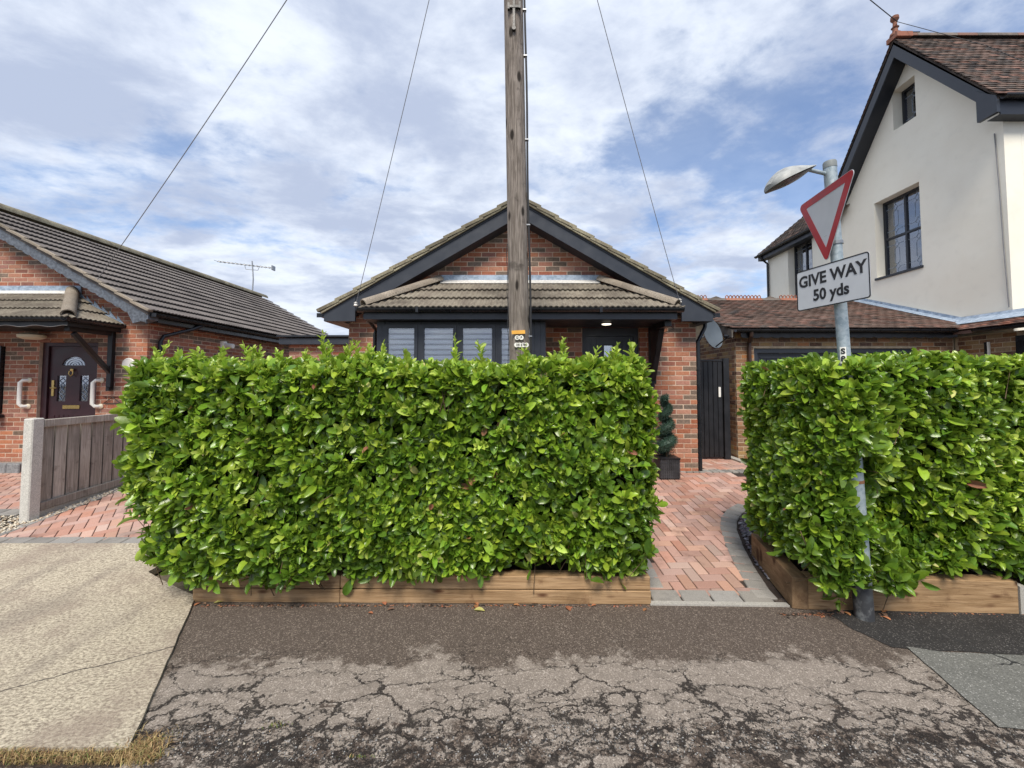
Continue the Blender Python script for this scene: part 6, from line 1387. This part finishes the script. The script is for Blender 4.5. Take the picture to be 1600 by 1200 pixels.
# ------------------------------------------------------------------ lamp post and its signs
lp = thing('lamp_post', 'grey steel lamp post leaning in the right hedge, small lantern on top', 'street lamp', tuple(POST0))
b = MB(); b.tube([post_at(-.05), post_at(.34), post_at(1.3)], [.060, .059, .058], 28); b.tube([post_at(1.3), post_at(1.38), post_at(3.12)], [.058, .040, .038], 28, cap=False)
smooth_angle(b.build('column', GALV, lp), 30)
b = MB(); b.tube([post_at(3.08), post_at(3.285)], .042, 28); smooth_angle(b.build('column_head', GALV, lp), 30)
b = MB(); b.tube([post_at(3.285), post_at(3.325), post_at(3.335)], [.044, .044, .040], 28); smooth_angle(b.build('cap', mat_plain('cap_dark', (.2, .22, .22), .6), lp), 30)
p = post_at(3.235); L1_ = at(1263, 265, 3.04); b = MB(); b.tube([p, L1_], .014, 12); b.build('arm', GALV, lp)
c0 = L1_ + Vector((.015, 0, 0)); tip = at(1202, 296, 3.02); ax = (tip - c0); Ln = ax.length; ax.normalize(); sd2 = Vector((0, 1, 0)); un = ax.cross(sd2).normalized()
if un.z < 0: un = -un
b = MB(); V = []; ns = 9; nk = 12
for i in range(ns + 1):
    f_ = i / ns; wv = .035 + .085 * math.sin(math.pi * min(1, f_ * .62 + .12)) if f_ < .95 else .06; ht = .015 + .068 * math.sin(math.pi * f_ ** 1.3) + .02 * f_
    for k in range(nk + 1): t_ = math.pi * k / nk; V.append(c0 + ax * (Ln * f_) + sd2 * (wv * math.cos(t_)) + un * (ht * math.sin(t_)))
Fq = [(i * (nk + 1) + k, i * (nk + 1) + k + 1, (i + 1) * (nk + 1) + k + 1, (i + 1) * (nk + 1) + k) for i in range(ns) for k in range(nk)] + [tuple(range(nk + 1)), tuple(range(ns * (nk + 1) + nk, ns * (nk + 1) - 1, -1))]
b.add(V, Fq); lan = b.build('lantern', LAMPM, lp); smooth_angle(lan, 50)
b = MB(); V = []
for i in range(ns + 1):
    f_ = i / ns; wv = (.035 + .085 * math.sin(math.pi * min(1, f_ * .62 + .12)) if f_ < .95 else .06) * .97
    dr = .028 * math.sin(math.pi * f_)
    for k in range(5): t_ = -1 + k / 2; V.append(c0 + ax * (Ln * f_) + sd2 * (wv * t_) - un * (.002 + dr * (1 - t_ * t_ * .8)))
b.add(V, [(i * 5 + k, i * 5 + k + 1, (i + 1) * 5 + k + 1, (i + 1) * 5 + k) for i in range(ns) for k in range(4)]); b.build('lens', LENS, lan)
b = MB(); q_ = c0 + ax * Ln * .55 + un * .07; b.lathe(tuple(q_), [(.016, -.01), (.016, .015), (.008, .02)], 10); b.build('photocell', WHITEP, lan)
b = MB(); b.tube([post_at(.965), post_at(.985)], .061, 24); b.build('strap', RUST, lp)
# number sticker on the post
pz = post_at(2.03); stk = MB(); V = []
for i in range(7):
    a_ = R(-118 + i * 9 - 40); V += [(pz.x + 0.0405 * math.cos(a_), pz.y + 0.0405 * math.sin(a_), 1.825), (pz.x + 0.0405 * math.cos(a_), pz.y + 0.0405 * math.sin(a_), 1.945)]
stk.add(V, [(2 * i, 2 * i + 2, 2 * i + 3, 2 * i + 1) for i in range(6)]); so = stk.build('number_sticker', WHITEP, lp, recalc=False)
a_ = R(-131); nv = Vector((math.cos(a_), math.sin(a_), 0)); lettering('S', .055, Vector((pz.x, pz.y, 1.912)) + nv * .0412, Vector((-nv.y, nv.x, 0)), (0, 0, 1), nv, 'sticker_letter', SIGNK, so, .0025, .0008)
lettering('8', .055, Vector((pz.x, pz.y, 1.857)) + nv * .0412, Vector((-nv.y, nv.x, 0)), (0, 0, 1), nv, 'sticker_letter', SIGNK, so, .0025, .0008)
# signs face down the pavement to the left
def rounded(poly, r_, n=5):
    out = []; m_ = len(poly)
    for i in range(m_):
        p0, p1, p2 = Vector(poly[i - 1]), Vector(poly[i]), Vector(poly[(i + 1) % m_]); a_ = (p0 - p1).normalized(); c_ = (p2 - p1).normalized(); half = a_.angle(c_) / 2; d = r_ / math.tan(half); s = p1 + a_ * d; e = p1 + c_ * d; o_ = p1 + (a_ + c_).normalized() * (r_ / math.sin(half))
        v0 = s - o_; v1 = e - o_; an = math.atan2(v0.x * v1.y - v0.y * v1.x, v0.dot(v1))
        for k in range(n + 1): t_ = an * k / n; out.append((o_.x + v0.x * math.cos(t_) - v0.y * math.sin(t_), o_.y + v0.x * math.sin(t_) + v0.y * math.cos(t_)))
    return out
def clamp(parent, z, off):
    b = MB(); b.tube([post_at(z - .012), post_at(z + .012)], .046, 20); c = post_at(z); b.beam(c, off, .03, .022); b.build('clamp', STEEL, parent)
# direction along the plates as the driver sees them: left to right
ZL, ZR = at(1252, 489, 3.17), at(1360, 425, 2.66); ctr = (ZL + ZR) / 2
ur = Vector((ZR.x - ZL.x, ZR.y - ZL.y, 0)).normalized(); nrm = Vector((ur.y, -ur.x, 0));
if nrm.x > 0: nrm = -nrm
tz = math.radians(3.0); vup = (Vector((0, 0, 1)) * math.cos(tz) - ur * math.sin(tz) * 0).normalized()
vup = (POST1 - POST0).normalized(); vup = (vup - nrm * vup.dot(nrm)).normalized(); ur2 = (ur - vup * ur.dot(vup)).normalized(); 
gs = thing('distance_plate', 'white plate reading GIVE WAY 50 yds on the leaning lamp post', 'sign', tuple(ctr), )
PW, PH = .57, .315; cc = at(1305.5, 438.5, 2.93); cc = Vector((post_at(2.4).x, post_at(2.4).y, cc.z)) + nrm * .075 
cc = cc + ur2 * 0.0
def pl_(ring, holes, thick, off, name, m, par): return plate(ring, holes, cc + nrm * off, ur2, vup, nrm, thick, name, m, par)
ring = rounded(rect(-PW / 2, -PH / 2, PW / 2, PH / 2), .022); ring2 = rounded(rect(-PW / 2 + .008, -PH / 2 + .008, PW / 2 - .008, PH / 2 - .008), .015)
pl_(ring, [], .003, 0, 'plate', SIGNW, gs); pl_(ring, [ring2], .001, .0034, 'border', SIGNK, gs)
pl_(rounded(rect(-PW / 2, -PH / 2, PW / 2, PH / 2), .022), [], .001, -.0014, 'plate_back', SIGNB, gs)
lettering('GIVE WAY', .122, cc + vup * .062 + nrm * .0045, ur2, vup, nrm, 'lettering', SIGNK, gs, .0034, .0006, sx=.92)
lettering('50 yds', .118, cc - vup * .062 + nrm * .0045, ur2, vup, nrm, 'lettering', SIGNK, gs, .0034, .0006, sx=.92)
clamp(gs, 2.40, cc - nrm * .004)
tr_ = thing('give_way_sign', 'red bordered white give way triangle, point down, on the leaning lamp post', 'sign', tuple(ctr + Vector((0, 0, .5))))
S_ = .655; Ht = S_ * math.sqrt(3) / 2
ur = Vector((-.087, -1, 0)).normalized(); nrm = Vector((ur.y, -ur.x, 0)); vup = Vector((0, 0, 1)); ur2 = ur
zb_ = at(1300, 409, 2.98).z; cc = Vector((post_at(2.8).x, post_at(2.8).y, zb_ + Ht * 2 / 3 + .005)) + nrm * .062
outl = [(-S_ / 2, Ht / 3), (0, -Ht * 2 / 3), (S_ / 2, Ht / 3)]; k_ = lambda f_: [(x * f_, y * f_) for x, y in outl]
pl_(rounded(outl, .030), [], .003, 0, 'plate', SIGNW, tr_); pl_(rounded(k_(.985), .028), [rounded(k_(.68), .004, 2)], .001, .0034, 'red_border', SIGNR, tr_)
pl_(rounded(outl, .030), [], .001, -.0014, 'plate_back', SIGNB, tr_)
clamp(tr_, 2.95, cc - nrm * .004); clamp(tr_, 2.72, cc - vup * .16 - nrm * .004)

# ------------------------------------------------------------------ small things: fallen leaves, dry grass, weeds
def fallen(name, x, y, ln, ang, m, label, group, z=.006):
    tv, tf = leaf_tpl(.5, .18); b = MB(); ca, sa = math.cos(ang), math.sin(ang)
    b.add([(x + (v[0] * ln * .55) * ca - v[1] * ln * sa, y + (v[0] * ln * .55) * sa + v[1] * ln * ca, z + v[2] * ln * .5) for v in tv], [tuple(f) for f in tf.tolist()]); o = b.build(name, m, None, smooth=True); return tag(o, label, 'leaf', group)
yl = gp(764, 956); fallen('fallen_leaf', yl[0] - .03, yl[1], .085, R(75), LEAF[4], 'yellow leaf lying alone on the dark asphalt before the long timber planter', None)
yl = gp(333, 944); fallen('fallen_leaf', yl[0], yl[1], .07, R(-60), LEAF[4], 'yellow leaf on the asphalt at the corner of the concrete crossover', None)
for px, py_ in ((314, 943), (322, 945), (598, 941), (617, 952), (741, 942), (790, 944), (812, 947), (830, 944), (884, 948), (924, 948), (742, 946), (583, 960), (1308, 953), (1318, 957), (1377, 958), (1378, 964), (1385, 954), (1292, 957), (1010, 952), (1184, 890)):
    p = gp(px, py_); fallen('fallen_leaf', p[0], max(p[1], 2.5) if px != 1184 else p[1] , random.uniform(.035, .07), random.uniform(0, 6.28), random.choice((DEADL, DEADB, DEADL)), 'dry curled brown leaf on the asphalt at the foot of the ' + ('lamp post planter' if px > 1250 else 'long planter' if px < 1000 else 'paved path'), 'dry leaves fallen beside the planters', .006 if px != 1184 else .02)
def blades(name, pts, hmin, hmax, mats, wts, seed, lean=.8):
    rr = np.random.default_rng(seed); P = np.array(pts); n = len(P); a = rr.uniform(0, 6.28, n); h_ = rr.uniform(hmin, hmax, n); dirv = np.stack([np.cos(a), np.sin(a), np.zeros(n)], -1); w_ = np.stack([-np.sin(a), np.cos(a), np.zeros(n)], -1) * .0016; le = rr.uniform(.2, lean * 1.6, n)[:, None]
    m1 = P + dirv * (h_[:, None] * .35 * le) + np.stack([0 * h_, 0 * h_, h_ * .6], -1); t1 = P + dirv * (h_[:, None] * le) + np.stack([0 * h_, 0 * h_, h_ * (1 - .35 * le[:, 0])], -1)
    V = np.stack([P - w_, P + w_, m1 - w_ * .8, m1 + w_ * .8, t1], 1).reshape(-1, 3); f0 = np.array([(0, 1, 3), (0, 3, 2), (2, 3, 4)])
    return raw(name, V, (f0[None] + (np.arange(n) * 5)[:, None, None]).reshape(-1, 3), np.repeat(rr.choice(len(mats), n, p=wts), 3), mats, kind='stuff')
b = MB(); b.add([(-3.2, 1.90, .001), (-1.75, 1.90, .001), (-1.72, 1.99, .001), (-3.2, 1.975, .001)], [(0, 1, 2, 3)]); b.build('verge_soil', SOIL, None, kind='structure')
pts = [(random.uniform(-2.7, -1.6), 1.94 + random.uniform(-.03, .03), 0) for i in range(2100)]
for i in range(900): a_ = random.uniform(0, 6.28); r_ = abs(random.gauss(0, .05)); pts.append((-1.72 + r_ * math.cos(a_) * 1.2, 1.985 + r_ * math.sin(a_), 0))
blades('dry_grass', pts, .010, .042, DRYG, [.5, .42, .08], 3, 1.0)
pts = [(gp(430, 1134)[0] + random.gauss(0, .03), gp(430, 1134)[1] + random.gauss(0, .012), 0) for i in range(45)] + [(gp(560, 1190)[0] + random.gauss(0, .03), 1.95, 0) for i in range(30)] + [(-5.6 + random.gauss(0, .12), 4.45 + random.gauss(0, .05), .10) for i in range(500)]
blades('weeds', pts, .006, .018, [DRYG[2], DRYG[0]], [.65, .35], 4)
pts = [(random.uniform(1.9, 3.7), 3.12 - abs(random.gauss(0, .02)), .002) for i in range(420)] + [(random.uniform(-2.4, 1.0), 3.23 - abs(random.gauss(0, .015)), .002) for i in range(260)]
lumps('leaf_litter', pts, .004, .016, [DEADB, DEADL, SOIL], .2, seed=8, wts=[.4, .25, .35])
print('objects', len(bpy.data.objects), 'tris', sum(len(o.data.polygons) for o in bpy.data.objects if o.type == 'MESH'))
